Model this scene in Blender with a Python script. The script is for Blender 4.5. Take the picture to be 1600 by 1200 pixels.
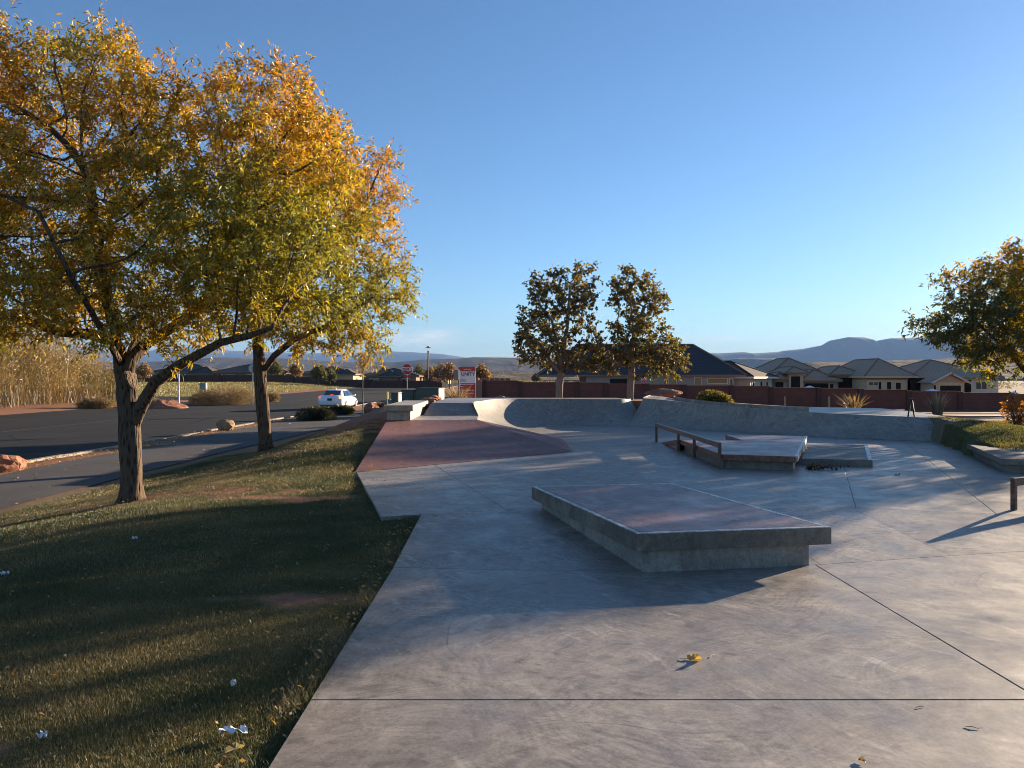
import bpy, bmesh, math, random
import numpy as np
from mathutils import Vector, Matrix
for o in list(bpy.data.objects): bpy.data.objects.remove(o)
SC = bpy.context.scene
COL = SC.collection
R = math.radians
random.seed(7); RNG = np.random.default_rng(7)

# ---------------------------------------------------------------- camera
CAMZ = 1.68; F = 1200.0; HOR = 592.0
cd = bpy.data.cameras.new('camera'); cam = bpy.data.objects.new('camera', cd); COL.objects.link(cam)
cam.location = (0, 0, CAMZ); cam.rotation_euler = (R(90), 0, 0)
cd.sensor_width = 36; cd.lens = 27.0; cd.shift_y = -(600-HOR)/1600.0
cd.clip_start = 0.05; cd.clip_end = 60000
SC.camera = cam

# ---------------------------------------------------------------- light
SUN_AZ, SUN_EL = R(51), R(11)
HAZE = 5.5e-5
SUN_E = 5.0; SKY_S = 0.05; EXPO = 2.0
sd = Vector((math.sin(SUN_AZ)*math.cos(SUN_EL), math.cos(SUN_AZ)*math.cos(SUN_EL), math.sin(SUN_EL)))
sl = bpy.data.lights.new('sun', 'SUN'); sl.energy = SUN_E; sl.angle = R(0.53); sl.color = (1.0, 0.80, 0.58)
so = bpy.data.objects.new('sun', sl); COL.objects.link(so); so.rotation_euler = (-sd).to_track_quat('-Z', 'Y').to_euler()
so.location = (30, 20, 30)
W = bpy.data.worlds.new('World'); SC.world = W; W.use_nodes = True
wn, wl = W.node_tree.nodes, W.node_tree.links
wn.clear()
sky = wn.new('ShaderNodeTexSky'); sky.sky_type = 'NISHITA'; sky.sun_disc = False
sky.sun_elevation = SUN_EL; sky.sun_rotation = SUN_AZ; sky.altitude = 900; sky.air_density = 1.0; sky.dust_density = 0.35; sky.ozone_density = 4.0
bg = wn.new('ShaderNodeBackground'); bg.inputs[1].default_value = SKY_S
wo = wn.new('ShaderNodeOutputWorld')
# thin cloud wisps low over the horizon
tc = wn.new('ShaderNodeTexCoord')
def wmath(op, a, b=None, c=None):
    m = wn.new('ShaderNodeMath'); m.operation = op
    for i, v in enumerate((a, b, c)):
        if v is None: continue
        if hasattr(v, 'is_linked') or hasattr(v, 'links'): wl.new(v, m.inputs[i])
        else: m.inputs[i].default_value = v
    return m.outputs[0]
sep = wn.new('ShaderNodeSeparateXYZ'); wl.new(tc.outputs['Generated'], sep.inputs[0])
azim = wmath('ARCTAN2', sep.outputs[0], sep.outputs[1])
elev = wmath('ARCSINE', sep.outputs[2])
comb = wn.new('ShaderNodeCombineXYZ'); wl.new(wmath('MULTIPLY', azim, 22.0), comb.inputs[0]); wl.new(wmath('MULTIPLY', elev, 150.0), comb.inputs[1])
wnz = wn.new('ShaderNodeTexNoise'); wnz.inputs['Scale'].default_value = 1.6; wnz.inputs['Detail'].default_value = 6; wnz.inputs['Roughness'].default_value = .6
wl.new(comb.outputs[0], wnz.inputs['Vector'])
tot = None
for (px, py, wx, wy, amp) in ((655, 530, 52, 13, .85), (1122, 529, 42, 2.6, .9), (690, 520, 26, 5, .5)):
    a0 = math.atan2(px-800, F); e0 = math.atan2(HOR-py, math.hypot(F, px-800))
    dx = wmath('DIVIDE', wmath('SUBTRACT', azim, a0), wx/F); dy = wmath('DIVIDE', wmath('SUBTRACT', elev, e0), wy/F)
    g = wmath('MULTIPLY', wmath('EXPONENT', wmath('MULTIPLY', wmath('ADD', wmath('MULTIPLY', dx, dx), wmath('MULTIPLY', dy, dy)), -1.0)), amp)
    tot = g if tot is None else wmath('ADD', tot, g)
cov = wmath('MULTIPLY', tot, wmath('MULTIPLY', wmath('SUBTRACT', wnz.outputs['Fac'], 0.28), 2.2))
covn = wn.new('ShaderNodeClamp'); wl.new(cov, covn.inputs[0]); covn.inputs[2].default_value = .75
wmix = wn.new('ShaderNodeMix'); wmix.data_type = 'RGBA'; wl.new(covn.outputs[0], wmix.inputs[0])
wl.new(sky.outputs[0], wmix.inputs[6]); wmix.inputs[7].default_value = (6.6, 6.0, 5.6, 1)
wl.new(wmix.outputs[2], bg.inputs[0]); wl.new(bg.outputs[0], wo.inputs[0])
SC.view_settings.view_transform = 'Standard'; SC.view_settings.look = 'None'
SC.view_settings.exposure = EXPO; SC.view_settings.gamma = 1; SC.view_settings.use_curve_mapping = False
SC.cycles.use_denoising = True; SC.cycles.filter_width = 1.0
SC.cycles.max_bounces = 8; SC.cycles.diffuse_bounces = 3; SC.cycles.glossy_bounces = 3; SC.cycles.transmission_bounces = 6; SC.cycles.transparent_max_bounces = 8
SC.cycles.sample_clamp_indirect = 4

# ---------------------------------------------------------------- back-projection of survey points
def gp(px, py, z=0.0):
    d = F*(CAMZ-z)/(py-HOR)
    return Vector(((px-800)/F*d, d, z))
def pd(px, py, d):
    return Vector(((px-800)/F*d, d, CAMZ-(py-HOR)/F*d))

# ---------------------------------------------------------------- materials
MATS = {}
class NT:
    def __init__(s, name):
        s.m = bpy.data.materials.new(name); s.m.use_nodes = True
        s.n, s.l = s.m.node_tree.nodes, s.m.node_tree.links
        s.b = s.n['Principled BSDF']; s.out = s.n['Material Output']; MATS[name] = s.m
    def put(s, sock, v):
        if hasattr(v, 'links'): s.l.new(v, sock)
        else:
            if isinstance(v, (tuple, list)) and len(v) == 3 and sock.type == 'RGBA': v = (*v, 1)
            sock.default_value = v
    def co(s, kind='Object'):
        return s.n.new('ShaderNodeTexCoord').outputs[kind]
    def pos(s): return s.n.new('ShaderNodeNewGeometry').outputs['Position']
    def map(s, v, scale=(1, 1, 1), rot=(0, 0, 0)):
        if any(rot): r_ = s.n.new('ShaderNodeMapping'); s.put(r_.inputs[0], v); r_.inputs['Rotation'].default_value = rot; v = r_.outputs[0]
        m = s.n.new('ShaderNodeMapping'); s.put(m.inputs[0], v); m.inputs['Scale'].default_value = scale
        return m.outputs[0]
    def noise(s, v, scale, det=4, rough=.55, dist=0):
        t = s.n.new('ShaderNodeTexNoise'); s.put(t.inputs['Vector'], v); t.inputs['Scale'].default_value = scale
        t.inputs['Detail'].default_value = det; t.inputs['Roughness'].default_value = rough; t.inputs['Distortion'].default_value = dist
        return t.outputs['Fac']
    def voro(s, v, scale, feat='F1', out='Distance'):
        t = s.n.new('ShaderNodeTexVoronoi'); s.put(t.inputs['Vector'], v); t.inputs['Scale'].default_value = scale; t.feature = feat
        return t.outputs[out]
    def ramp(s, f, a, b, lo=0., hi=1.):
        r = s.n.new('ShaderNodeMapRange'); s.put(r.inputs[0], f)
        r.inputs[1].default_value = a; r.inputs[2].default_value = b; r.inputs[3].default_value = lo; r.inputs[4].default_value = hi
        return r.outputs[0]
    def math(s, op, a, b=0.0):
        m = s.n.new('ShaderNodeMath'); m.operation = op; s.put(m.inputs[0], a); s.put(m.inputs[1], b); return m.outputs[0]
    def mix(s, f, a, b, mode='MIX'):
        m = s.n.new('ShaderNodeMix'); m.data_type = 'RGBA'; m.blend_type = mode
        s.put(m.inputs[0], f); s.put(m.inputs[6], a); s.put(m.inputs[7], b); return m.outputs[2]
    def attr(s, name, out='Color'):
        a = s.n.new('ShaderNodeAttribute'); a.attribute_name = name; return a.outputs[out]
    def bump(s, h, strength=.3, dist=.02):
        b = s.n.new('ShaderNodeBump'); b.inputs['Strength'].default_value = strength; b.inputs['Distance'].default_value = dist
        s.put(b.inputs['Height'], h); s.l.new(b.outputs[0], s.b.inputs['Normal'])
    def fin(s, col, rough=.7, spec=.5, metal=0.):
        s.put(s.b.inputs['Base Color'], col); s.put(s.b.inputs['Roughness'], rough)
        s.put(s.b.inputs['Specular IOR Level'], spec); s.put(s.b.inputs['Metallic'], metal)
        return s.m

def concrete(name, col, dark, light, rough=.55, scuff=.5, spec=.5, stain=True):
    t = NT(name); p = t.pos()
    big = t.noise(p, .35, 5, .6); mid = t.noise(p, 2.2, 6, .65); fine = t.noise(p, 55, 3, .6)
    c = t.mix(t.ramp(big, .38, .64), dark, col)
    c = t.mix(t.ramp(mid, .52, .78, 0, .75), c, light)
    # trowel swirls and wheel scuffs
    st1 = t.noise(t.map(p, (1.2, 9, 1), (0, 0, R(20))), 1.6, 5, .7, .9)
    st2 = t.noise(t.map(p, (9, 1.1, 1), (0, 0, R(-28))), 1.5, 5, .7, .9)
    c = t.mix(t.ramp(st1, .56, .74, 0, scuff), c, dark)
    c = t.mix(t.ramp(st2, .60, .75, 0, scuff*.8), c, light)
    mot = t.noise(p, 6.5, 8, .72, .4); c = t.mix(t.ramp(mot, .47, .66, 0, .75), c, tuple(x*.78 for x in dark)); c = t.mix(t.ramp(mot, .42, .28, 0, .7), c, light)
    for k, (rot, sx, sy, sc_) in enumerate(((33, 2.0, 4.2, 1.3), (-24, 1.6, 5.0, 1.7), (112, 2.2, 4.0, 1.5), (62, 1.1, 9, 1.5), (5, 3.2, 5.5, 2.2))):
        wp = t.n.new('ShaderNodeVectorMath'); wp.operation = 'ADD'; nz_ = t.n.new('ShaderNodeTexNoise'); nz_.inputs['Scale'].default_value = 2.5; t.put(nz_.inputs['Vector'], p); sc0 = t.n.new('ShaderNodeVectorMath'); sc0.operation = 'SCALE'; sc0.inputs['Scale'].default_value = .22; t.l.new(nz_.outputs['Color'], sc0.inputs[0]); t.put(wp.inputs[0], p); t.l.new(sc0.outputs[0], wp.inputs[1])
        q = t.map(wp.outputs[0], (sx, sy, 1), (0, 0, R(rot))); vn = t.n.new('ShaderNodeTexVoronoi'); t.l.new(q, vn.inputs['Vector']); vn.inputs['Scale'].default_value = sc_
        sv = t.n.new('ShaderNodeSeparateColor'); t.l.new(vn.outputs['Color'], sv.inputs[0])
        fc = t.math('MULTIPLY', t.ramp(sv.outputs[0], .80, .84, 0, scuff*1.35), t.math('MULTIPLY', t.ramp(t.math('ADD', vn.outputs['Distance'], t.math('MULTIPLY', t.math('SUBTRACT', mot, .5), .5)), .36, .22), t.ramp(st1, .40, .58, .25, 1)))
        c = t.mix(fc, c, tuple(x*.66 for x in dark) if k != 3 else light)
    nz2 = t.n.new('ShaderNodeTexNoise'); nz2.inputs['Scale'].default_value = .7; nz2.inputs['Detail'].default_value = 2; t.put(nz2.inputs['Vector'], p)
    s2_ = t.n.new('ShaderNodeVectorMath'); s2_.operation = 'SCALE'; s2_.inputs['Scale'].default_value = 1.3; t.l.new(nz2.outputs['Color'], s2_.inputs[0]); pw = t.n.new('ShaderNodeVectorMath'); pw.operation = 'ADD'; t.put(pw.inputs[0], p); t.l.new(s2_.outputs[0], pw.inputs[1]); pw = pw.outputs[0]
    fsum = 1.0
    for rot, sx, sy, amp in ((18, 2.2, 24, .75), (-38, 2.6, 30, .6), (72, 3.0, 22, .5)):
        st = t.noise(t.map(pw, (sx, sy, 1), (0, 0, R(rot))), 1.0, 7, .72); msk = t.ramp(t.noise(t.map(p, (1, 1, 1), (0, 0, R(rot*2))), 1.1, 3, .5), .38, .62)
        fsum = t.math('ADD', fsum, t.math('MULTIPLY', t.math('MULTIPLY', t.ramp(st, .34, .66, -.5, .5), msk), amp*(.55+scuff*.75)))
    fsum = t.math('ADD', fsum, t.math('MULTIPLY', t.ramp(t.noise(p, 13, 7, .8), .36, .64, -.5, .5), .46))
    fsum = t.math('ADD', fsum, t.math('MULTIPLY', t.ramp(t.noise(p, 60, 4, .75), .34, .66, -.5, .5), .36))
    c = t.mix(1.0, c, fsum, 'MULTIPLY')
    ce = t.voro(pw, .42, 'DISTANCE_TO_EDGE'); c = t.mix(t.math('MULTIPLY', t.ramp(ce, .0016, .0032, .55, 0), t.ramp(big, .50, .58)), c, (.05, .045, .04))
    wv = t.n.new('ShaderNodeTexWave'); t.put(wv.inputs['Vector'], p); wv.inputs['Scale'].default_value = .9; wv.inputs['Distortion'].default_value = 14; wv.inputs['Detail'].default_value = 4; wv.inputs['Detail Scale'].default_value = 1.6
    c = t.mix(t.math('MULTIPLY', t.ramp(wv.outputs['Fac'], .6, 1.0, 0, .30), t.ramp(big, .4, .6)), c, light)
    oi = t.n.new('ShaderNodeObjectInfo'); c = t.mix(t.ramp(oi.outputs['Random'], 0, 1, 0, .16), c, dark)
    sp = t.voro(p, 9); c = t.mix(t.ramp(sp, .03, .05, .7, 0), c, (.05, .045, .04))
    if stain:
        s2 = t.noise(p, .9, 3, .5, .5); c = t.mix(t.ramp(s2, .62, .74, 0, .35), c, tuple(a*b for a, b in zip(dark, (.9, .75, .62))))
    c = t.mix(t.ramp(fine, .3, .7, 0, .16), c, (0.02, .02, .02))
    t.bump(t.math('ADD', t.math('MULTIPLY', fine, .25), t.math('MULTIPLY', mid, .6)), .25, .006)
    return t.fin(c, t.ramp(mid, .3, .75, rough-.1, rough+.16), spec)

concrete('concrete_floor', (.315, .272, .225), (.20, .172, .145), (.41, .365, .31), .46, .55, .5)
concrete('concrete_ramp', (.30, .27, .235), (.215, .195, .17), (.36, .33, .29), .55, .35, .4)
concrete('concrete_ledge', (.205, .175, .14), (.115, .098, .08), (.28, .245, .20), .62, .35, .4)
concrete('concrete_block', (.36, .33, .285), (.28, .25, .215), (.44, .41, .36), .6, .3, .4)
concrete('red_concrete', (.235, .105, .088), (.17, .08, .070), (.27, .135, .115), .6, .3, .35)
concrete('red_concrete_worn', (.25, .13, .115), (.20, .11, .10), (.40, .34, .31), .45, .55, .5)
concrete('kerb_concrete', (.30, .25, .20), (.21, .17, .13), (.38, .33, .27), .75, .3, .3)

def simple(name, col, rough=.6, spec=.5, metal=0., var=.25, scale=3., bump=0.):
    t = NT(name); p = t.co('Object'); n = t.noise(p, scale, 5, .6)
    c = t.mix(t.ramp(n, .3, .7), tuple(x*(1-var) for x in col), tuple(min(1, x*(1+var*.5)) for x in col))
    if bump: t.bump(t.noise(p, scale*6, 4, .6), bump, .02)
    return t.fin(c, rough, spec, metal)
simple('joint_filler', (.035, .033, .03), .9, .2)
simple('steel_edge', (.42, .42, .42), .32, .5, .9, .3, 8)
t = NT('worn_edge'); p = t.pos(); n = t.noise(p, 11, 7, .75); t.fin(t.mix(t.ramp(n, .42, .62), (.26, .25, .23), (.60, .58, .54)), t.ramp(n, .3, .7, .55, .35), .5, .2)
t = NT('rust_steel'); p = t.pos(); n = t.noise(p, 14, 5, .65)
t.fin(t.mix(t.ramp(n, .4, .68), (.13, .042, .026), (.25, .115, .07)), .55, .5, .25)
t = NT('brown_steel'); p = t.pos(); n = t.noise(p, 20, 5, .65)
t.fin(t.mix(t.ramp(n, .4, .7), (.085, .038, .027), (.19, .12, .085)), .42, .5, .3)
simple('dark_steel', (.02, .021, .026), .45, .5, .3)
t = NT('asphalt'); p = t.pos(); f1 = t.noise(p, 90, 3, .7); g = t.noise(p, .5, 5, .6)
c = t.mix(t.ramp(g, .3, .7), (.017, .0165, .016), (.026, .025, .024)); c = t.mix(t.ramp(f1, .5, .75, 0, .4), c, (.055, .052, .05))
pt = t.noise(p, .22, 3, .5, .6); c = t.mix(t.ramp(pt, .52, .56, 0, .35), c, (.034, .032, .03)); cr = t.voro(p, .16, 'DISTANCE_TO_EDGE'); c = t.mix(t.ramp(cr, .004, .009, .8, 0), c, (.006, .006, .006)); t.bump(f1, .3, .01); t.fin(c, .9, .12)
t = NT('path_asphalt'); p = t.pos(); f1 = t.noise(p, 80, 3, .7); g = t.noise(p, .8, 5, .6)
c = t.mix(t.ramp(g, .3, .7), (.055, .051, .048), (.085, .080, .075)); c = t.mix(t.ramp(f1, .5, .75, 0, .4), c, (.14, .13, .12))
t.bump(f1, .3, .01); t.fin(c, .88, .2)
simple('sidewalk', (.40, .34, .29), .85, .2, 0, .2, 1)

# ground sheet: lawn / red earth / dry field by zone attribute, broken up by noise
t = NT('ground'); p = t.pos(); z = t.attr('zone'); sv = t.n.new('ShaderNodeSeparateColor'); t.l.new(z, sv.inputs[0])
n1 = t.noise(p, 1.3, 6, .65); n2 = t.noise(p, 9, 5, .65); n3 = t.noise(p, .06, 5, .6); n4 = t.noise(p, 60, 3, .7)
dirt = t.mix(t.ramp(n2, .3, .7), (.185, .082, .046), (.31, .155, .092)); dirt = t.mix(t.ramp(n4, .5, .8, 0, .5), dirt, (.36, .25, .17))
scrub = t.mix(t.ramp(n3, .35, .65), (.19, .145, .095), (.115, .10, .062)); scrub = t.mix(t.ramp(n1, .5, .75, 0, .6), scrub, (.26, .19, .12))
lawn = t.mix(t.ramp(n1, .3, .7), (.042, .048, .016), (.095, .085, .032)); lawn = t.mix(t.ramp(n2, .48, .8, 0, .65), lawn, (.17, .13, .065))
field = t.mix(t.ramp(n1, .3, .75), (.105, .115, .038), (.185, .165, .07)); field = t.mix(t.ramp(n3, .45, .7, 0, .5), field, (.22, .18, .09))
def zsel(ch): return t.ramp(t.math('ADD', ch, t.math('MULTIPLY', t.math('SUBTRACT', n2, .5), .7)), .38, .62)
c = t.mix(zsel(sv.outputs[1]), scrub, dirt); c = t.mix(zsel(sv.outputs[2]), c, field); c = t.mix(zsel(sv.outputs[0]), c, lawn)
t.bump(t.math('ADD', n2, t.math('MULTIPLY', n4, .5)), .5, .03); t.fin(c, .95, .1)

def leafmat(name, trans=.52, rough=.45):
    t = NT(name); c = t.attr('Col'); t.n.remove(t.b)
    d = t.n.new('ShaderNodeBsdfDiffuse'); t.l.new(c, d.inputs[0]); tr = t.n.new('ShaderNodeBsdfTranslucent'); t.l.new(t.mix(1.0, c, (1.25, 1.1, .55), 'MULTIPLY'), tr.inputs[0])
    g = t.n.new('ShaderNodeBsdfGlossy'); g.inputs['Roughness'].default_value = rough; g.inputs[0].default_value = (.9, .9, .9, 1)
    m1 = t.n.new('ShaderNodeMixShader'); m1.inputs[0].default_value = trans; t.l.new(d.outputs[0], m1.inputs[1]); t.l.new(tr.outputs[0], m1.inputs[2])
    m2 = t.n.new('ShaderNodeMixShader'); m2.inputs[0].default_value = .05; t.l.new(m1.outputs[0], m2.inputs[1]); t.l.new(g.outputs[0], m2.inputs[2])
    t.l.new(m2.outputs[0], t.out.inputs[0]); return t.m
leafmat('leaf'); leafmat('grass_blade', .35, .5)
t = NT('bark'); p = t.co('Object'); q = t.map(p, (16, 16, 2.6)); a = t.noise(q, 2.2, 6, .65, .6); b = t.voro(q, 1.7)
h = t.math('ADD', t.ramp(b, 0, .5), t.math('MULTIPLY', a, .7))
t.bump(h, 1.0, .06); t.fin(t.mix(t.ramp(h, .45, 1.05), (.014, .011, .009), (.13, .092, .064)), .9, .12)
t = NT('bark_smooth'); p = t.co('Object'); a = t.noise(t.map(p, (5, 5, 1)), 3, 5, .65)
t.bump(a, .5, .02); t.fin(t.mix(t.ramp(a, .3, .7), (.15, .12, .095), (.27, .22, .17)), .85, .2)
t = NT('red_rock'); p = t.co('Object'); a = t.noise(p, 3.2, 7, .68); b = t.voro(p, 4, 'DISTANCE_TO_EDGE'); t.bump(t.math('ADD', a, t.ramp(b, 0, .08, -.2, 0)), .8, .08)
t.fin(t.mix(t.ramp(a, .3, .7), (.20, .075, .045), (.37, .18, .115)), .9, .15)
t = NT('tan_rock'); p = t.co('Object'); a = t.noise(p, 3.2, 7, .68); t.bump(a, .8, .08)
t.fin(t.mix(t.ramp(a, .3, .7), (.20, .12, .07), (.38, .26, .16)), .9, .15)
def blockwall(name, c1, c2, mortar):
    t = NT(name); p = t.co('UV'); b = t.n.new('ShaderNodeTexBrick'); t.l.new(p, b.inputs['Vector'])
    b.inputs['Scale'].default_value = 1.0; b.inputs['Brick Width'].default_value = .4; b.inputs['Row Height'].default_value = .2; b.inputs['Mortar Size'].default_value = .012
    b.inputs['Color1'].default_value = (*c1, 1); b.inputs['Color2'].default_value = (*c2, 1); b.inputs['Mortar'].default_value = (*mortar, 1)
    n = t.noise(t.pos(), .7, 5, .6); c = t.mix(t.ramp(n, .35, .7, 0, .4), b.outputs[0], tuple(x*.6 for x in c1))
    t.bump(b.outputs['Fac'], -.4, .01); t.fin(c, .9, .15)
blockwall('block_wall', (.225, .085, .062), (.185, .07, .052), (.12, .055, .042))
blockwall('block_wall_dark', (.125, .062, .048), (.105, .052, .042), (.075, .04, .03))
simple('wall_cap', (.26, .11, .078), .9, .15)
simple('sunlit_wall_end', (.36, .15, .09), .9, .15)
def roofmat(name, a, b, sx=.33, sy=.30):
    t = NT(name); p = t.co('UV'); br = t.n.new('ShaderNodeTexBrick'); t.l.new(p, br.inputs['Vector']); br.inputs['Scale'].default_value = 1
    br.inputs['Brick Width'].default_value = sx; br.inputs['Row Height'].default_value = sy; br.inputs['Mortar Size'].default_value = .03
    br.inputs['Color1'].default_value = (*a, 1); br.inputs['Color2'].default_value = (*b, 1); br.inputs['Mortar'].default_value = (*[x*.45 for x in a], 1)
    t.bump(br.outputs['Fac'], -.6, .03); t.fin(br.outputs[0], .8, .25)
roofmat('roof_charcoal', (.048, .052, .062), (.066, .070, .080)); roofmat('roof_brown', (.085, .066, .056), (.11, .085, .07)); roofmat('roof_grey', (.42, .29, .20), (.46, .32, .225))
simple('stucco_tan', (.45, .34, .235), .9, .15, 0, .1, 1); simple('stucco_grey', (.30, .265, .225), .9, .15, 0, .1, 1); simple('stucco_brown', (.24, .165, .115), .9, .15, 0, .1, 1); simple('osb', (.62, .46, .28), .85, .2, 0, .22, 4)
simple('wood_band', (.34, .17, .075), .8, .2, 0, .2, 4); simple('house_wrap', (.62, .54, .42), .8, .2, 0, .15, 2); simple('white_trim', (.72, .69, .63), .6, .4, 0, .08, 2)
simple('inside_shade', (.028, .021, .017), .9, .1); simple('white_canvas', (.78, .78, .80), .7, .3, 0, .06, 2)
t = NT('glass'); t.fin((.03, .036, .042), .06, .8); t = NT('glass_gold'); t.fin((.17, .125, .055), .12, .8)
simple('green_box', (.055, .075, .062), .5, .4, 0, .12, 2); simple('sunlit_green_box', (.34, .37, .30), .55, .4, 0, .1, 2); simple('grey_metal', (.20, .205, .21), .5, .5, .3, .1, 4)
simple('stake_wood', (.48, .33, .19), .8, .2, 0, .2, 8); simple('yellow_plastic', (.72, .53, .10), .5, .4, 0, .08, 4); simple('sign_red', (.42, .022, .022), .42, .5, 0, .08, 3); simple('sign_white', (.78, .78, .78), .42, .5, 0, .04, 3); simple('sign_orange_red', (.50, .055, .035), .45, .5, 0, .08, 3)
simple('sign_dark', (.03, .03, .036), .5, .4); simple('sign_back', (.40, .39, .37), .45, .5, .5, .1, 3); simple('sign_green', (.02, .23, .15), .45, .5)
t = NT('car_paint'); t.fin((.74, .75, .78), .22, .6); t.b.inputs['Coat Weight'].default_value = .6; t.b.inputs['Coat Roughness'].default_value = .05
simple('car_black', (.015, .015, .017), .45, .5); t = NT('car_glass'); t.fin((.012, .016, .022), .05, .9); simple('tyre', (.018, .018, .018), .85, .2); simple('rim', (.45, .45, .47), .3, .5, .9)
t = NT('tail_light'); t.fin((.55, .02, .015), .2, .6); t.put(t.b.inputs['Emission Color'], (1, .05, .02)); t.b.inputs['Emission Strength'].default_value = .5
t = NT('turn_light'); t.fin((.75, .25, .04), .2, .6); t.put(t.b.inputs['Emission Color'], (1, .35, .06)); t.b.inputs['Emission Strength'].default_value = 1.2
simple('paper_white', (.72, .73, .76), .8, .3, 0, .06, 20)
t = NT('road_paint'); p = t.pos(); t.fin(t.mix(t.ramp(t.noise(p, 9, 5, .7), .4, .65), (.03, .029, .028), (.14, .135, .125)), .85, .15)
def hillmat(name, a, b, sc):
    t = NT(name); p = t.pos(); n = t.noise(p, sc, 7, .65); q = t.noise(t.map(p, (1, 1, 7)), sc*2.2, 5, .6)
    c = t.mix(t.ramp(n, .35, .65), a, b); c = t.mix(t.ramp(q, .5, .7, 0, .45), c, tuple(x*1.35 for x in b)); t.bump(n, .8, 30); t.fin(c, .95, .05)
hillmat('hill_near', (.085, .07, .05), (.17, .13, .09), .02); hillmat('hill_mid', (.085, .075, .06), (.14, .11, .085), .006); hillmat('mesa', (.085, .078, .07), (.13, .112, .098), .0016)

# ---------------------------------------------------------------- mesh helpers
def tag(o, label=None, cat=None, group=None, kind=None):
    if label: o['label'] = label
    if cat: o['category'] = cat
    if group: o['group'] = group
    if kind: o['kind'] = kind
    return o
def empty(name, loc=(0, 0, 0), rz=0):
    o = bpy.data.objects.new(name, None); COL.objects.link(o); o.location = loc; o.rotation_euler = (0, 0, rz); o.empty_display_size = .1; return o
def link(name, me, mat=None, parent=None):
    o = bpy.data.objects.new(name, me); COL.objects.link(o)
    if mat: me.materials.clear(); me.materials.append(MATS[mat])
    if parent: o.parent = parent
    return o
def bm_obj(name, bm, mat, parent=None, smooth=False):
    bmesh.ops.recalc_face_normals(bm, faces=bm.faces)
    me = bpy.data.meshes.new(name); bm.to_mesh(me); bm.free()
    if smooth: me.shade_smooth()
    return link(name, me, mat, parent)
class MB:
    def __init__(s): s.v = []; s.f = []; s.uv = {}
    def poly(s, pts, uvs=None):
        i = len(s.v); s.v += [tuple(p) for p in pts]; s.f.append(tuple(range(i, i+len(pts))))
        if uvs: s.uv[len(s.f)-1] = uvs
        return s
    def box(s, c, size, rz=0, M=None):
        x, y, z = [a/2 for a in size]; m = Matrix.Translation(Vector(c)) @ Matrix.Rotation(rz, 4, 'Z')
        if M is not None: m = M @ m
        P = [m @ Vector(q) for q in ((-x,-y,-z),(x,-y,-z),(x,y,-z),(-x,y,-z),(-x,-y,z),(x,-y,z),(x,y,z),(-x,y,z))]
        i = len(s.v); s.v += [tuple(p) for p in P]
        for f in ((0,3,2,1),(4,5,6,7),(0,1,5,4),(1,2,6,5),(2,3,7,6),(3,0,4,7)): s.f.append(tuple(i+k for k in f))
        return s
    def prism(s, pts, z0, z1=None):
        """pts: list of (x,y) or (x,y,ztop); bottom at z0"""
        n = len(pts); i = len(s.v)
        s.v += [(p[0], p[1], z0) for p in pts] + [(p[0], p[1], (p[2] if len(p) > 2 and z1 is None else z1)) for p in pts]
        s.f.append(tuple(i+n+k for k in range(n))); s.f.append(tuple(i+k for k in reversed(range(n))))
        for k in range(n): s.f.append((i+k, i+(k+1) % n, i+n+(k+1) % n, i+n+k))
        return s
    def tube(s, pts, rad, sides=8, cap=True, wob=0.):
        pts = [Vector(p) for p in pts]; n = len(pts); rad = rad if hasattr(rad, '__len__') else [rad]*n
        i = len(s.v); ref = Vector((0, 0, 1))
        for k, p in enumerate(pts):
            d = (pts[min(k+1, n-1)]-pts[max(k-1, 0)]).normalized()
            a = d.cross(ref if abs(d.dot(ref)) < .95 else Vector((1, 0, 0))).normalized(); b = d.cross(a)
            for j in range(sides):
                t_ = 2*math.pi*j/sides; w_ = 1+wob*(math.sin(3*t_+p.z*1.3)*.5+math.sin(5*t_-p.z*2.1+1)*.35+math.sin(9*t_+p.z*3.7)*.3) if wob else 1; s.v.append(tuple(p+(a*math.cos(t_)+b*math.sin(t_))*rad[k]*w_))
        for k in range(n-1):
            for j in range(sides): s.f.append((i+k*sides+j, i+k*sides+(j+1) % sides, i+(k+1)*sides+(j+1) % sides, i+(k+1)*sides+j))
        if cap: s.f.append(tuple(i+j for j in reversed(range(sides)))); s.f.append(tuple(i+(n-1)*sides+j for j in range(sides)))
        return s
    def bm(s):
        b = bmesh.new(); vs = [b.verts.new(v) for v in s.v]
        for f in s.f:
            try: b.faces.new([vs[k] for k in f])
            except ValueError: pass
        return b
    def build(s, name, mat, parent=None, bevel=0, smooth=False):
        if s.uv:
            me = bpy.data.meshes.new(name); me.from_pydata(s.v, [], s.f); uv = me.uv_layers.new(name='UVMap')
            for pi, u in s.uv.items():
                for li, q in zip(me.polygons[pi].loop_indices, u): uv.data[li].uv = q
            return link(name, me, mat, parent)
        b = s.bm(); bmesh.ops.recalc_face_normals(b, faces=b.faces)
        if bevel: bmesh.ops.bevel(b, geom=list(b.edges), offset=bevel, segments=2, profile=.6, affect='EDGES', clamp_overlap=True)
        return bm_obj(name, b, mat, parent, smooth)
def rectuv(w, h): return [(0, 0), (w, 0), (w, h), (0, h)]
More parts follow.
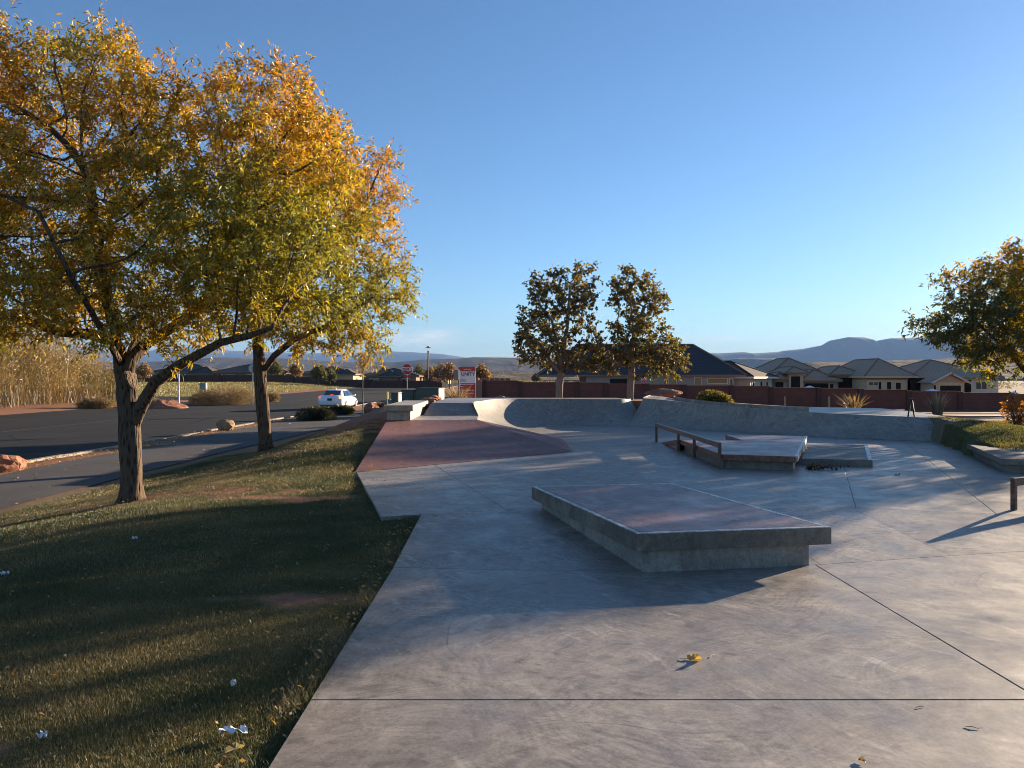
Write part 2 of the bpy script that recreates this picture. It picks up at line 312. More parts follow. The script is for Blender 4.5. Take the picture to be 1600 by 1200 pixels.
def np_mesh(name, V, Fc, mat, parent=None, col=None, nside=None, smooth=False):
    """V (n,3), Fc (m,k) uniform faces, col (n,3) point colour"""
    me = bpy.data.meshes.new(name); n, (m, k) = len(V), Fc.shape
    me.vertices.add(n); me.vertices.foreach_set('co', np.ascontiguousarray(V, dtype=np.float32).ravel())
    me.loops.add(m*k); me.loops.foreach_set('vertex_index', np.ascontiguousarray(Fc, dtype=np.int32).ravel())
    me.polygons.add(m); me.polygons.foreach_set('loop_start', np.arange(0, m*k, k, dtype=np.int32))
    if smooth: me.polygons.foreach_set('use_smooth', np.ones(m, dtype=bool))
    me.update(calc_edges=True)
    if col is not None:
        a = me.color_attributes.new('Col', 'FLOAT_COLOR', 'POINT'); a.data.foreach_set('color', np.hstack([col, np.ones((n, 1))]).astype(np.float32).ravel())
    return link(name, me, mat, parent)
def sstep(a, b, x): t_ = np.clip((x-a)/(b-a), 0, 1); return t_*t_*(3-2*t_)
def vnoise(x, y, s=1.0, seed=0):
    """cheap smooth value noise, -1..1"""
    x = np.asarray(x)*s+seed*17.3; y = np.asarray(y)*s+seed*9.1
    def h(i, j): q = np.sin(i*127.1+j*311.7+seed*74.7)*43758.5453; return q-np.floor(q)
    i, j = np.floor(x), np.floor(y); u, v = x-i, y-j; u = u*u*(3-2*u); v = v*v*(3-2*v)
    return 2*((h(i, j)*(1-u)+h(i+1, j)*u)*(1-v)+(h(i, j+1)*(1-u)+h(i+1, j+1)*u)*v)-1
# ================================================================ setting
ZF = 0.10                                  # upper plaza level; the near plaza is z = 0
def inpoly(x, y, P):
    x = np.asarray(x, float); y = np.asarray(y, float); r = np.zeros(x.shape, bool); n = len(P)
    for i in range(n):
        (x1, y1), (x2, y2) = P[i], P[(i+1) % n]
        if y1 == y2: continue
        c = ((y1 > y) != (y2 > y)) & (x < (x2-x1)*(y-y1)/(y2-y1)+x1); r ^= c
    return r
PLAZA_MASK = [(-.72,-9),(-.72,9.3),(-2.3,13.6),(-2.9,20.4),(-2.9,24.3),(-2.1,24.3),(-2.1,28.7),(4,28.9),(5.5,28.2),(6,26.9),(10.6,22),(11.0,20.4),(10.4,18.6),(9.5,16),(8.7,13.2),(11.5,12),(13.6,9.6),(13.6,-9)]
def gz(x, y):
    x = np.asarray(x, float); y = np.asarray(y, float)
    z = -.035 - .375*sstep(4.0, 8.0, -x)
    H = np.interp(y, [6.9, 8.9, 12.6, 14, 17, 20.5, 26, 31, 38, 48], [0, .092, .098, .165, .40, .62, .92, .88, .35, 0])
    m = sstep(7.6, 3.2, -x)*(1-.45*sstep(10.8, 14, x))
    m = m*(1-.42*sstep(19, 24, y)*sstep(3.5, 11, x))*np.where(x > 12, 1-.45*sstep(22, 27, y), 1)
    z = z+H*m+.13*sstep(8.2, 9.4, x)*sstep(11.5, 13, y)
    z = z-1.12*sstep(10, 34, x)*sstep(22, 50, y)-.12*sstep(40, 60, y)*sstep(-6, 6, x)
    z = z+np.clip((y-72)*.0165, 0, 2.1)*np.where(x < 0, (.3+.7*sstep(30, 50, -x))*sstep(0, 9, -x), 0)
    z = z-.13*sstep(12.05, 12.3, -x)*(1-sstep(30.2, 30.6, -x))
    z = z+.02*vnoise(x, y, .8, 3)*sstep(1.3, 3, np.abs(x+1.06)+np.maximum(0, y-9))*(x < 12)
    return z
def gz1(x, y): return float(gz(np.array([x]), np.array([y]))[0])
def grow_axis(a, b, step, lo, hi, g=1.14):
    c = list(np.arange(a, b+1e-6, step)); s = step
    while c[-1] < hi: s *= g; c.append(c[-1]+s)
    s = step
    while c[0] > lo: s *= g; c.insert(0, c[0]-s)
    return np.array(c)
DIRT = [(-5.6,11.6,1.6,.75),(-4.1,11.2,1.0,.4),(-1.75,6.0,.5,.3),(-3.0,10.6,1.0,.35),(-5.0,16,1.0,.6),(-4.4,19.5,1.8,2.4),(-6.2,18.2,.8,.7),(-2.5,3.5,.3,.16)]
def dirtw(x, y):
    w = np.zeros(np.shape(x))
    for (cx, cy, rx, ry) in DIRT: w = np.maximum(w, np.clip(1.35-np.sqrt(((x-cx)/rx)**2+((y-cy)/ry)**2)+.4*vnoise(x, y, 2.3, 5)+.5*vnoise(x, y, 6.1, 15), 0, 1))
    return w
def lawnw(x, y):
    left = sstep(8.0, 7.6, -x)*(1-sstep(18.5, 21.5, y+.35*(x+3)))*(x < 2)
    right = np.where(y < 18.6, sstep(7.5, 8.5, x), sstep(10.9, 11.6, x-.25*np.clip(y-20, 0, 6)))*sstep(10, 12, y)*(1-sstep(24, 27, y))
    return np.maximum(left, right)
X = grow_axis(-14, 16, .25, -16000, 16000, 1.16); Y = grow_axis(-3, 34, .25, -300, 16000, 1.15)
gx, gy = np.meshgrid(X, Y); zz = gz(gx, gy)
zz = np.where(inpoly(gx, gy, PLAZA_MASK), -.36, zz)
street_m = (gx < -12.3) & (gx > -30.4) & (gy < 420); zz = np.where(street_m, zz-.10, zz)
zz = np.where((gy > 600) | (np.abs(gx) > 500), np.minimum(zz, .8), zz)
nx, ny = len(X), len(Y); idx = np.arange(nx*ny).reshape(ny, nx)
Fq = np.stack([idx[:-1, :-1], idx[:-1, 1:], idx[1:, 1:], idx[1:, :-1]], -1).reshape(-1, 4)
ground = np_mesh('ground', np.stack([gx, gy, zz], -1).reshape(-1, 3), Fq, 'ground', smooth=True)
lw = lawnw(gx, gy); dw = dirtw(gx, gy)
dirt = np.maximum.reduce([dw, sstep(8.1, 8.3, -gx)*(gx > -12.5)*1.0, sstep(30.0, 30.5, -gx)*(1-sstep(33, 46, -gx))*(gy < 130), (gy > 28)*(gy < 90)*(gx > -8)*.75, (gy > 18)*(gy < 30)*(gx > -8)*(gx < -2)*.9])
fieldz = sstep(31, 36, -gx)*sstep(64, 74, gy)*(1-sstep(185, 230, gy))
lw = np.clip(lw-dw, 0, 1)
a = ground.data.color_attributes.new('zone', 'FLOAT_COLOR', 'POINT')
a.data.foreach_set('color', np.stack([lw, dirt, fieldz, np.ones_like(lw)], -1).astype(np.float32).ravel())
tag(ground, kind='structure')

# street, path, kerb
def strip(name, xa, xb, ys, mat, dz, parent=None, kind='structure', nseg=3):
    V = []; Fc = []; xs = np.linspace(xa, xb, nseg+1)
    for j, y in enumerate(ys):
        for x in xs: V.append((x, y, gz1(x, y)+dz))
    n = nseg+1
    for j in range(len(ys)-1):
        for i in range(nseg): Fc.append((j*n+i, j*n+i+1, (j+1)*n+i+1, (j+1)*n+i))
    o = np_mesh(name, np.array(V), np.array(Fc), mat, parent)
    if kind: tag(o, kind=kind)
    return o
ysl = list(np.arange(-30, 72, 4.0))+list(np.arange(72, 420, 12.0))
strip('street', -30.4, -12.32, ysl, 'asphalt', .004, nseg=6)
strip('side_street', -110, -30.5, [75, 78, 81, 84], 'asphalt', .05, nseg=30)
o = strip('road_marking', -21.4, -21.28, ysl, 'road_paint', .012, nseg=1)
V = []; Fc = []
for j, y in enumerate(np.arange(-12, 60, 1.0)):
    xl = -11.15+.12*math.sin(y*.16)+max(0, y-38)*.07; xr = -8.0+.22*math.sin(y*.21+1)+max(0, y-30)*.075
    for x in np.linspace(xl, xr, 5): V.append((x, y, gz1(x, y)+.02))
for j in range(71):
    for i in range(4): Fc.append((j*5+i, j*5+i+1, j*5+i+6, j*5+i+5))
tag(np_mesh('path', np.array(V), np.array(Fc), 'path_asphalt'), kind='structure')
def kerb(name, x0, x1, y0, y1, top):
    root = empty(name, (0, 0, 0)); tag(root, kind='structure'); y = y0
    while y < y1:
        L = 3.0 if y < 70 else 12.0
        zt = gz1(-12.0 if x0 > -20 else -30.7, y+L/2)+top
        MB().box(((x0+x1)/2, y+L/2, zt-.12), (abs(x1-x0), L-.012, .24)).build('kerb_stone', 'kerb_concrete', root, .015); y += L
    return root
kerb('kerb', -12.32, -12.12, 0, 200, .035)

strip('sidewalk', 13, 62, [57.5, 59.3], 'sidewalk', .05, nseg=24)
strip('verge_strip', 13, 62, [62.5, 64.5], 'kerb_concrete', .03, nseg=24)
# far terrain
def ridge(name, prof, dist, depth, mat, cliff=0., rough=.12, nu=520, nv=31, seed=1):
    px = np.array([p[0] for p in prof]); hh = np.array([CAMZ+(HOR-p[1])/F*dist for p in prof])
    u = np.linspace(px[0], px[-1], nu); crest = np.interp(u, px, hh)
    v = np.linspace(-1, 1, nv); V = np.zeros((nv, nu, 3))
    for j, t_ in enumerate(v):
        s_ = 1-abs(t_)
        if t_ <= 0: sh = (s_**1.25)*(1-cliff)+cliff*sstep(.62, .86, s_)
        else: sh = s_**.8
        y = dist+t_*depth; x = (u-800)/F*dist
        nz = vnoise(x, np.full_like(x, y), 5.5/depth, seed)*.6+vnoise(x, np.full_like(x, y), 14/depth, seed+1)*.3+vnoise(x, np.full_like(x, y), 37/depth, seed+2)*.15
        amp = rough*np.maximum(crest, 10)*np.sin(np.pi*np.clip(s_, 0, 1))
        V[j] = np.stack([x+nz*depth*.05*(1-s_), np.full_like(x, y), np.where(s_ <= 0, -30, crest*sh+nz*amp)], -1)
    idx = np.arange(nu*nv).reshape(nv, nu); Fc = np.stack([idx[:-1, :-1], idx[:-1, 1:], idx[1:, 1:], idx[1:, :-1]], -1).reshape(-1, 4)
    return tag(np_mesh(name, V.reshape(-1, 3), Fc, mat, smooth=True), kind='structure')
ridge('mesa', [(-500,560),(-100,556),(230,549),(262,543),(335,542),(360,548),(480,552),(560,551),(588,548),(640,550),(690,553),(730,559),(800,566),(900,575)], 14000, 2600, 'mesa', .35, .08, seed=4)
ridge('mesa', [(960,580),(1060,556),(1090,551),(1120,552),(1165,550),(1172,552),(1178,552),(1215,550),(1225,548),(1255,545),(1288,539),(1295,532.5),(1326,526.5),(1351,527),(1354,532),(1361,537),(1366,533),(1392,528.5),(1420,528),(1450,526),(1600,520),(1800,514),(2100,520)], 9000, 1900, 'mesa', .5, .09, seed=9)
ridge('mesa', [(1060,585),(1120,566),(1150,560),(1180,559),(1222,560),(1230,566),(1250,575),(1300,590)], 5200, 700, 'hill_mid', .5, .1, 90, seed=14)
ridge('hills', [(-500,574),(-100,570),(100,566),(220,566),(300,562),(340,558),(400,560),(430,559),(540,566),(620,566),(660,562),(720,560),(740,558),(820,559),(960,557),(1000,552),(1050,558),(1120,570),(1200,580),(1300,588)], 3600, 900, 'hill_mid', 0, .12, seed=21)
ridge('hills', [(1050,590),(1200,576),(1260,566),(1330,566),(1400,563),(1450,561),(1600,556),(1800,550),(2100,556)], 1500, 420, 'hill_near', 0, .10, seed=27)
ridge('hills', [(-500,588),(0,584),(300,582),(500,582),(700,581),(760,580),(900,582),(1000,585),(1100,588)], 900, 200, 'hill_near', 0, .06, seed=33)

# ================================================================ skate plaza
def clip(poly, p, n):
    out = []
    for i in range(len(poly)):
        a, b = poly[i], poly[(i+1) % len(poly)]
        da = (a[0]-p[0])*n[0]+(a[1]-p[1])*n[1]; db = (b[0]-p[0])*n[0]+(b[1]-p[1])*n[1]
        if da >= 0: out.append(a)
        if da*db < 0: t_ = da/(da-db); out.append((a[0]+(b[0]-a[0])*t_, a[1]+(b[1]-a[1])*t_))
    return out
def split(polys, a, b, only=None):
    n = (-(b[1]-a[1]), b[0]-a[0]); out = []
    for P in polys:
        if only and not only(P): out.append(P); continue
        for sg in (1, -1):
            q = clip(P, a, (n[0]*sg, n[1]*sg))
            if len(q) > 2: out.append(q)
    return out
def inset(P, g):
    n = len(P); out = []
    ar = sum(P[i][0]*P[(i+1) % n][1]-P[(i+1) % n][0]*P[i][1] for i in range(n)); sg = 1 if ar > 0 else -1
    for i in range(n):
        a, b, c = Vector(P[i-1]), Vector(P[i]), Vector(P[(i+1) % n])
        e1, e2 = (b-a), (c-b)
        if e1.length < 1e-5 or e2.length < 1e-5: continue
        e1.normalize(); e2.normalize(); n1 = Vector((-e1.y, e1.x))*sg; n2 = Vector((-e2.y, e2.x))*sg
        k = (n1+n2); k = k/max(.35, k.length_squared/2); out.append((b.x+k.x*g, b.y+k.y*g))
    return out
def cen(P): return sum(p[0] for p in P)/len(P), sum(p[1] for p in P)/len(P)
plaza = MB().prism([(-1.0,-8),(13.9,-8),(13.9,9.4),(-1.0,6.8)], -.30, -.03).prism([(-1.0,9),(12,10),(10.6,18.3),(10.6,19.5),(5,28),(-.5,27),(-2.2,22),(-2.45,13.0),(-1.4,9.1)], -.30, .06).build('skate_plaza', 'joint_filler'); tag(plaza, kind='structure')
def slab(P, z, g, th=.16):
    q = inset(P, g)
    b = MB().prism(q, z-th, z).bm(); bmesh.ops.recalc_face_normals(b, faces=b.faces)
    top = [e for e in b.edges if all(abs(v.co.z-z) < 1e-5 for v in e.verts)]
    bmesh.ops.bevel(b, geom=top, offset=.004, segments=1, affect='EDGES')
    bm_obj('slab', b, 'concrete_floor', plaza)
xs_ = [-1.06, .34, 1.8, 2.79, 4.16, 5.77, 7.5, 13.9]
BL = [6.85, 6.72, 6.84, 6.95, 7.3, 7.66, 8.1, 9.4]; TL = [8.95, 9.15, 9.3, 9.38, 9.42, 8.95, 8.7, 9.9]
near = [(-1.06,-8),(13.9,-8)]+list(zip(reversed(xs_), reversed(BL)))
j1a, j1b = gp(485,1093), gp(1600,1106)
P1 = clip(near, (j1a.x, j1a.y), (0, -1)); P2 = clip(near, (j1a.x, j1a.y), (0, 1))
for P in split(split([P1], (2.81, 0), (2.81, 1)), (0, -.6), (1, -.6)): slab(P, 0, .0055)
for P in split(split([P2], (2.81, 0), (2.80, 1)), (7.0, 0), (7.0, 1)): slab(P, 0, .0030)
# gentle bank joining the two levels
for k0, k1 in ((0, 2), (2, 3), (3, 4), (4, 6), (6, 7)):
    b = bmesh.new(); g = .002; top = []
    for k in range(k0, k1+1):
        ox = g if k == k0 else (-g if k == k1 else 0)
        top.append((b.verts.new((xs_[k]+ox, BL[k]+g, 0)), b.verts.new((xs_[k]+ox, TL[k]-g, ZF))))
    for q in range(len(top)-1): b.faces.new((top[q][0], top[q+1][0], top[q+1][1], top[q][1]))
    r = bmesh.ops.extrude_face_region(b, geom=list(b.faces)); bmesh.ops.translate(b, vec=(0, 0, -.16), verts=[v for v in r['geom'] if isinstance(v, bmesh.types.BMVert)])
    bm_obj('slab', b, 'concrete_floor', plaza)
far = list(zip(xs_, TL))[:-1]+[(12,9.7),(12,12),(11.0,19.2),(5.4,24.7),(5.2,27.5),(3.2,28.8),(-.6,28),(-2.3,22.5),(-2.62,12.95),(-1.5,8.8)]
def L(p1, p2): a, b = gp(*p1, ZF), gp(*p2, ZF); return (a.x, a.y), (b.x, b.y)
FP = [far]
FP = split(FP, *L((700,740),(786,793)))
FP = split(FP, *L((850,735),(900,757)))
FP = split(FP, *L((1322,741),(1335,785)), only=lambda P: cen(P)[0] > 1)
FP = split(FP, *L((1426,700),(1515,770)), only=lambda P: cen(P)[0] > 4)
FP = split(FP, (0, 12.5), (1, 12.75))
FP = split(FP, (0, 17.6), (1, 17.3)); FP = split(FP, (0, 22.3), (1, 22.0))
for P in FP:
    if len(P) > 2: slab(P, ZF, .002)

# ---- manual pad in the foreground
H1 = .352
def top_at(px, py, z): v = gp(px, py, z); return (v.x, v.y)
A, B, C_, D = top_at(995.6,834,H1), top_at(1299.4,823.8,H1), top_at(1057.5,757,H1), top_at(830.6,760,H1)
Dv = (Vector(D)-Vector(A)); Bv = Vector(B)-Vector(A); C_ = tuple(Vector(B)+Dv*.985)
def quad(u0, u1, v0, v1): return [tuple(Vector(A)+Bv*u+Dv*v) for u, v in ((u0, v0), (u1, v0), (u1, v1), (u0, v1))]
pad = empty('manual_pad', (*cen([A, B, C_, D]), 0))
def kid(o, root):
    """parent keeping world placement (root is an unrotated empty)"""
    o.parent = root; o.matrix_parent_inverse = Matrix.Translation(-root.location); return o
kid(MB().prism(quad(.05, .905, .022, .965), -.02, H1-.155).build('base', 'concrete_ramp', None, .006), pad)
kid(MB().prism(quad(0, 1, 0, 1), H1-.154, H1-.004).build('cap_slab', 'concrete_ledge', None, .006), pad)
kid(MB().prism(quad(.034, .966, .026, .974), H1-.02, H1+.0015).build('top_panel', 'red_concrete_worn'), pad)
for (u0, u1, v0, v1) in ((.002, .028, .002, .998), (.972, .998, .002, .998), (.031, .969, .002, .022), (.031, .969, .978, .998)):
    kid(MB().prism(quad(u0, u1, v0, v1), H1-.012, H1+.002).build('edge_strip', 'worn_edge'), pad)
tag(pad, 'low overhanging concrete skate platform with reddish top in the foreground', 'skate platform')

# ---- red pyramid bank with its landing
ZM = .1+.55*.958; ZD = .1+.9*.958
Ab, Bb, Cb = gp(555,738,ZF), gp(895,706,ZF), gp(880,686,ZF); Db, Eb = gp(745,656,ZM), gp(605,657,ZM)
bank = empty('red_bank', (0, 16, 0)); tag(bank, 'sloped red concrete bank left of the bowl with a grey landing', 'ramp')
m = MB(); lift = Vector((0, 0, .006))
nA, nB = 14, 10
for i in range(nA):
    for j in range(nB):
        def pt(a_, b_): return (Ab.lerp(Bb, a_)).lerp(Eb.lerp(Db, a_), b_)+lift+Vector((0, 0, -.045*math.sin(math.pi*b_)*math.sin(math.pi*a_)))
        m.poly([pt(i/nA, j/nB), pt((i+1)/nA, j/nB), pt((i+1)/nA, (j+1)/nB), pt(i/nA, (j+1)/nB)])
m.poly([Bb+lift, Cb+lift, Db+lift])
b = m.bm(); bmesh.ops.remove_doubles(b, verts=b.verts, dist=.0005); kid(bm_obj('slope', b, 'red_concrete', None, False), bank)
kid(MB().poly([Ab+lift, Eb+lift, (Eb.x+.02, Eb.y, -.1), (Ab.x+.02, Ab.y, -.1)]).build('side_face', 'red_concrete'), bank)
kid(MB().prism([(Eb.x,Eb.y+.004),(Db.x,Db.y+.004),(-.96,22.0),(-1.2,23.3),(-2.3,23.6),(-2.6,25.5),(-4.0,25.5)], -.1, ZM).build('landing', 'concrete_floor', None, .004), bank)

# ---- tall ledge block on the landing
blk = empty('ledge_block', (-3.0, 21, ZM)); tag(blk, 'pale two-tier concrete ledge block standing above the red bank', 'ledge')
zt = .1+.967*.958*.985; f0 = gp(604,657,ZM); f1 = gp(641,657,ZM)
x0, x1, y0 = f0.x, f1.x, f0.y+.05; Ln = 4.2
bk = Vector((-.02, 1)).normalized()
def blkq(a_, b_, c0, c1): return [(x0+a_+bk.x*c0, y0+c0), (x1+b_+bk.x*c0, y0+c0), (x1+b_+bk.x*c1, y0+c1), (x0+a_+bk.x*c1, y0+c1)]
kid(MB().prism(blkq(0, 0, .0, Ln), ZM+.002, zt-.15).build('base', 'concrete_block', None, .01), blk)
kid(MB().prism(blkq(-.08, .07, -.07, Ln+.07), zt-.149, zt).build('cap_slab', 'concrete_block', None, .018), blk)

# ---- bowl: left / back quarter pipe
def loft(pairs, mat, name, root, steps=12, w=None, smooth=True):
    V = []; n = len(pairs)
    for k, (c, b_) in enumerate(pairs):
        wk = 1. if w is None else w[k]
        for i in range(steps+1):
            u = i/steps; s_ = .93; q = (1-math.sqrt(1-(u*s_)**2))/(1-math.sqrt(1-s_**2)); q = q*wk+u*(1-wk)
            V.append((b_[0]+(c[0]-b_[0])*u, b_[1]+(c[1]-b_[1])*u, b_[2]+(c[2]-b_[2])*q))
    m_ = steps+1; Fc = np.array([(k*m_+i, (k+1)*m_+i, (k+1)*m_+i+1, k*m_+i+1) for k in range(n-1) for i in range(steps)])
    o = np_mesh(name, np.array(V), Fc, mat, None, smooth=smooth); return kid(o, root)
def catmull(P, n=6):
    out = []; P = [Vector(p) for p in P]
    for i in range(len(P)-1):
        p0, p1, p2, p3 = P[max(i-1, 0)], P[i], P[i+1], P[min(i+2, len(P)-1)]
        for k in range(n):
            t_ = k/n; out.append(.5*((2*p1)+(p2-p0)*t_+(2*p0-5*p1+4*p2-p3)*t_*t_+(3*p1-p0-3*p2+p3)*t_**3))
    out.append(P[-1]); return out
zb = ZF+.005
cop = [Vector((Db.x,Db.y+.02,ZM)), Vector((-.96,21.9,ZM+.01)), gp(740,629.8,ZD)+Vector((0,0,0)), Vector((-.98,24.6,ZD)), Vector((-.72,26.4,ZD)), Vector((.1,27.7,ZD)), Vector((1.3,27.95,ZD-.005)), Vector((2.6,27.6,ZD-.01)), Vector((3.55,27.3,ZD-.015)), Vector((4.15,27.7,ZD-.015)), Vector((4.4,28.6,ZD-.015)), Vector((4.45,29.8,ZD-.015))]
bas = [Vector((.75,20.3,zb)), Vector((.5,21.6,zb)), Vector((.45,22.6,zb)), Vector((.50,24.2,zb)), Vector((.62,25.2,zb)), Vector((.95,26.0,zb)), Vector((1.6,26.25,zb)), Vector((2.5,26.0,zb)), Vector((3.45,25.7,zb)), Vector((5.0,26.5,zb)), Vector((5.6,28.0,zb)), Vector((5.7,29.8,zb))]
C1, B1 = catmull(cop), catmull(bas)
qp = empty('quarter_pipe', (1, 26, ZF)); tag(qp, 'curved concrete quarter pipe closing the back of the bowl', 'quarter pipe')
cut = (0, 32, 46, len(C1)-1)
for a_, b_ in zip(cut[:-1], cut[1:]): loft(list(zip(C1[a_:b_+1], B1[a_:b_+1])), 'concrete_ramp', 'transition', qp)
def band(path, off0, off1, mat, name, root, dz=0., thick=.2, hub=None):
    """flat strip outside a coping line"""
    V = []; n = len(path)
    for k, (c, b_) in enumerate(path):
        d = Vector((c.x-b_.x, c.y-b_.y, 0)).normalized()
        for o_ in (off0, off1): V.append((c.x+d.x*o_, c.y+d.y*o_, c.z+dz)); V.append((c.x+d.x*o_, c.y+d.y*o_, c.z+dz-thick))
    b = bmesh.new(); vs = [b.verts.new(v) for v in V]
    for k in range(n-1):
        i, j = 4*k, 4*k+4
        b.faces.new((vs[i], vs[j], vs[j+2], vs[i+2])); b.faces.new((vs[i], vs[i+1], vs[j+1], vs[j])); b.faces.new((vs[i+2], vs[j+2], vs[j+3], vs[i+3]))
    for i in (0, 4*(n-1)): b.faces.new((vs[i], vs[i+2], vs[i+3], vs[i+1]))
    return kid(bm_obj(name, b, mat), root)
pr = list(zip(C1, B1)); band(pr[12:56], 0, .07, 'worn_edge', 'coping', qp, .004, .03)
kid(MB().prism([(-2.42,23.05),(C1[12].x-.07,23.05)]+[(C1[k].x+(C1[k].x-B1[k].x)*.04, C1[k].y+(C1[k].y-B1[k].y)*.04) for k in range(13, 55)]+[(4.0,29.2),(-2.42,29.2)], .3, ZD-.002).build('deck', 'concrete_floor'), qp)
kid(MB().poly([(-2.55,22.05,ZM),(-.95,22.05,ZM),(C1[12].x-.04,23.04,ZD-.003),(-2.42,23.04,ZD-.003)]).poly([(-2.55,22.05,ZM),(-2.42,23.04,ZD-.003),(-2.42,23.6,ZM)]).build('bank_face', 'concrete_ramp'), qp)

# ---- bowl: right quarter pipe running into a flat bank
bpx = [(1060,670),(1150,675),(1240,680),(1335,685),(1440,689),(1496,691)]
bas = [Vector((4.05,29.6,zb)), Vector((3.62,28,zb)), Vector((3.58,26.4,zb)), Vector((4.05,25.2,zb))]+[gp(*p, zb) for p in bpx]
cpx = [(1057,627),(1122,633.6),(1192,638.8),(1288,645.3),(1398,650.5),(1485,654)]
cop = [Vector((5.3,29.6,1.05)), Vector((4.85,28,1.04)), pd(1006,622.3,27.2), pd(1026,624,26.3)]+[pd(p[0], p[1], gp(*b_, zb).y+g_) for p, b_, g_ in zip(cpx, bpx, (1.5,1.45,1.4,1.25,1.1,1.0))]
C2, B2 = catmull(cop), catmull(bas); nn = len(C2)
wts = [1-sstep(.62, .86, k/(nn-1)) for k in range(nn)]
qr = empty('quarter_pipe', (8, 23, ZF)); tag(qr, 'long shaded quarter pipe flattening into a bank at right of the bowl', 'quarter pipe')
cut = (0, 30, 42, nn-1)
for a_, b_ in zip(cut[:-1], cut[1:]): loft(list(zip(C2[a_:b_+1], B2[a_:b_+1])), 'concrete_ramp', 'transition', qr, w=wts[a_:b_+1])
pr2 = list(zip(C2, B2)); band(pr2, .0, .06, 'worn_edge', 'coping', qr, .004, .03); band(pr2[23:], .065, 1.25, 'concrete_floor', 'deck', qr, 0, .5)
dn = Vector((C2[23].x-B2[23].x, C2[23].y-B2[23].y, 0)).normalized()*2.9
kid(MB().prism([(C2[k].x+(C2[k].x-B2[k].x)*.05, C2[k].y+(C2[k].y-B2[k].y)*.05, C2[k].z-.003) for k in range(0, 24)]+[(C2[23].x+dn.x, C2[23].y+dn.y, C2[23].z-.003), (C2[23].x+dn.x-.4, 29.6, 1.02)], .3).build('deck', 'concrete_floor'), qr)
band(pr2[23:44], 1.255, 2.9, 'concrete_floor', 'upper_deck', qr, .12, .6)
e = C2[-1]; e2 = C2[43]; d2 = Vector((C2[43].x-B2[43].x, C2[43].y-B2[43].y, 0)).normalized()
q1 = e2+d2*1.26
kid(MB().prism([(q1.x,q1.y,e2.z-.004),(e.x+.55,e.y+1.15,e.z-.004),(12.6,24.4,.66),(12.3,25.6,.70),(q1.x+1.0,q1.y+2.6,.76)], .2).build('deck', 'concrete_floor'), qr)
kid(MB().poly([B2[-1]-Vector((0,0,.2)), (e.x, e.y, e.z), (e.x+.55,e.y+1.15,e.z), (e.x+.5,e.y+1.1,-.1)]).build('end_face', 'concrete_ramp'), qr)

# ---- steel-edged pad with ramp, lower pad, rails
ZP = .1+.263*.958; ZL = .1+.131*.958
ped = empty('ledge_pad', (5, 16, ZF)); tag(ped, 'red steel-edged concrete pad with a short ramp beside the long rail', 'skate platform')
N1, N2, R_, F_, K_, L_ = (gp(1133,710,ZP), gp(1243,713.5,ZP), gp(1260,681,ZP), gp(1133,679,ZP), gp(1162,688,ZP), gp(1058.5,686.5,ZP))
N1.x = L_.x = (N1.x+L_.x)/2
W1, W2 = gp(1034,692,ZF), Vector((F_.x, F_.y+.15, ZF)); W1.x = N1.x
s2 = lambda v: (v.x, v.y)
c0 = Vector(cen([s2(N1), s2(N2), s2(R_), s2(F_), s2(K_), s2(L_)]))
def ins(v, k=.05): d = (c0-Vector((v.x, v.y))).normalized(); return (v.x+d.x*k, v.y+d.y*k)
kid(MB().prism([ins(v, .10) for v in (N1, N2, R_, F_, K_, L_)], ZF-.02, ZP-.10).build('base', 'concrete_ledge', None, .004), ped)
kid(MB().prism([ins(v, .03) for v in (N1, N2, R_, F_, K_, L_)], ZP-.101, ZP-.002).build('top_panel', 'red_concrete_worn', None, .002), ped)
def edge(p, q, h, name, root, w=.05, mat='rust_steel', dz=.002):
    p, q = Vector(p), Vector(q); d = (q-p); L_n = d.length; d.normalize(); s_ = Vector((d.y, -d.x, 0)).normalized()*w/2; up = Vector((0, 0, 1))
    m_ = MB(); a_ = [p-s_+up*dz, p+s_+up*dz, q+s_+up*dz, q-s_+up*dz]; b_ = [v-up*h for v in a_]; i = 0
    m_.v = [tuple(v) for v in b_+a_]; m_.f = [(3,2,1,0),(4,5,6,7),(0,1,5,4),(1,2,6,5),(2,3,7,6),(3,0,4,7)]
    return kid(m_.build(name, mat, None, .003), root)
edge(N1, N2, .10, 'steel_edge', ped); edge(N1+Vector((0,.03,0)), L_, .10, 'steel_edge', ped); edge(L_+Vector((0,.002,0)), W1, .09, 'steel_edge', ped, dz=.004); edge(N2+Vector((.02,.03,0)), R_, .10, 'steel_edge', ped, mat='worn_edge')
m = MB(); m.poly([L_, K_, W2, W1]); m.poly([L_, W1, (L_.x, L_.y, ZF)]); m.poly([K_, (K_.x, K_.y, ZF), W2]); kid(m.build('ramp', 'red_concrete_worn'), ped)
lp = empty('low_pad', (6.5, 16, ZF)); tag(lp, 'lower grey concrete pad butted against the red pad', 'skate platform')
q0, q1, q2, q3 = gp(1249,716,ZL), gp(1363.5,719,ZL), gp(1353.7,694.7,ZL), gp(1262,694.5,ZL)
def side(y): t_ = (y-N2.y)/(R_.y-N2.y); return N2.x+(R_.x-N2.x)*t_+.06
kid(MB().prism([(side(q0.y), q0.y), s2(q1), s2(q2), (side(q3.y), q3.y)], ZF-.02, ZL-.003).build('body', 'concrete_ledge', None, .005), lp)
edge(q1+Vector((-.03,.03,0)), q2+Vector((-.03,-.03,0)), .03, 'edge_strip', lp, .07, 'worn_edge')
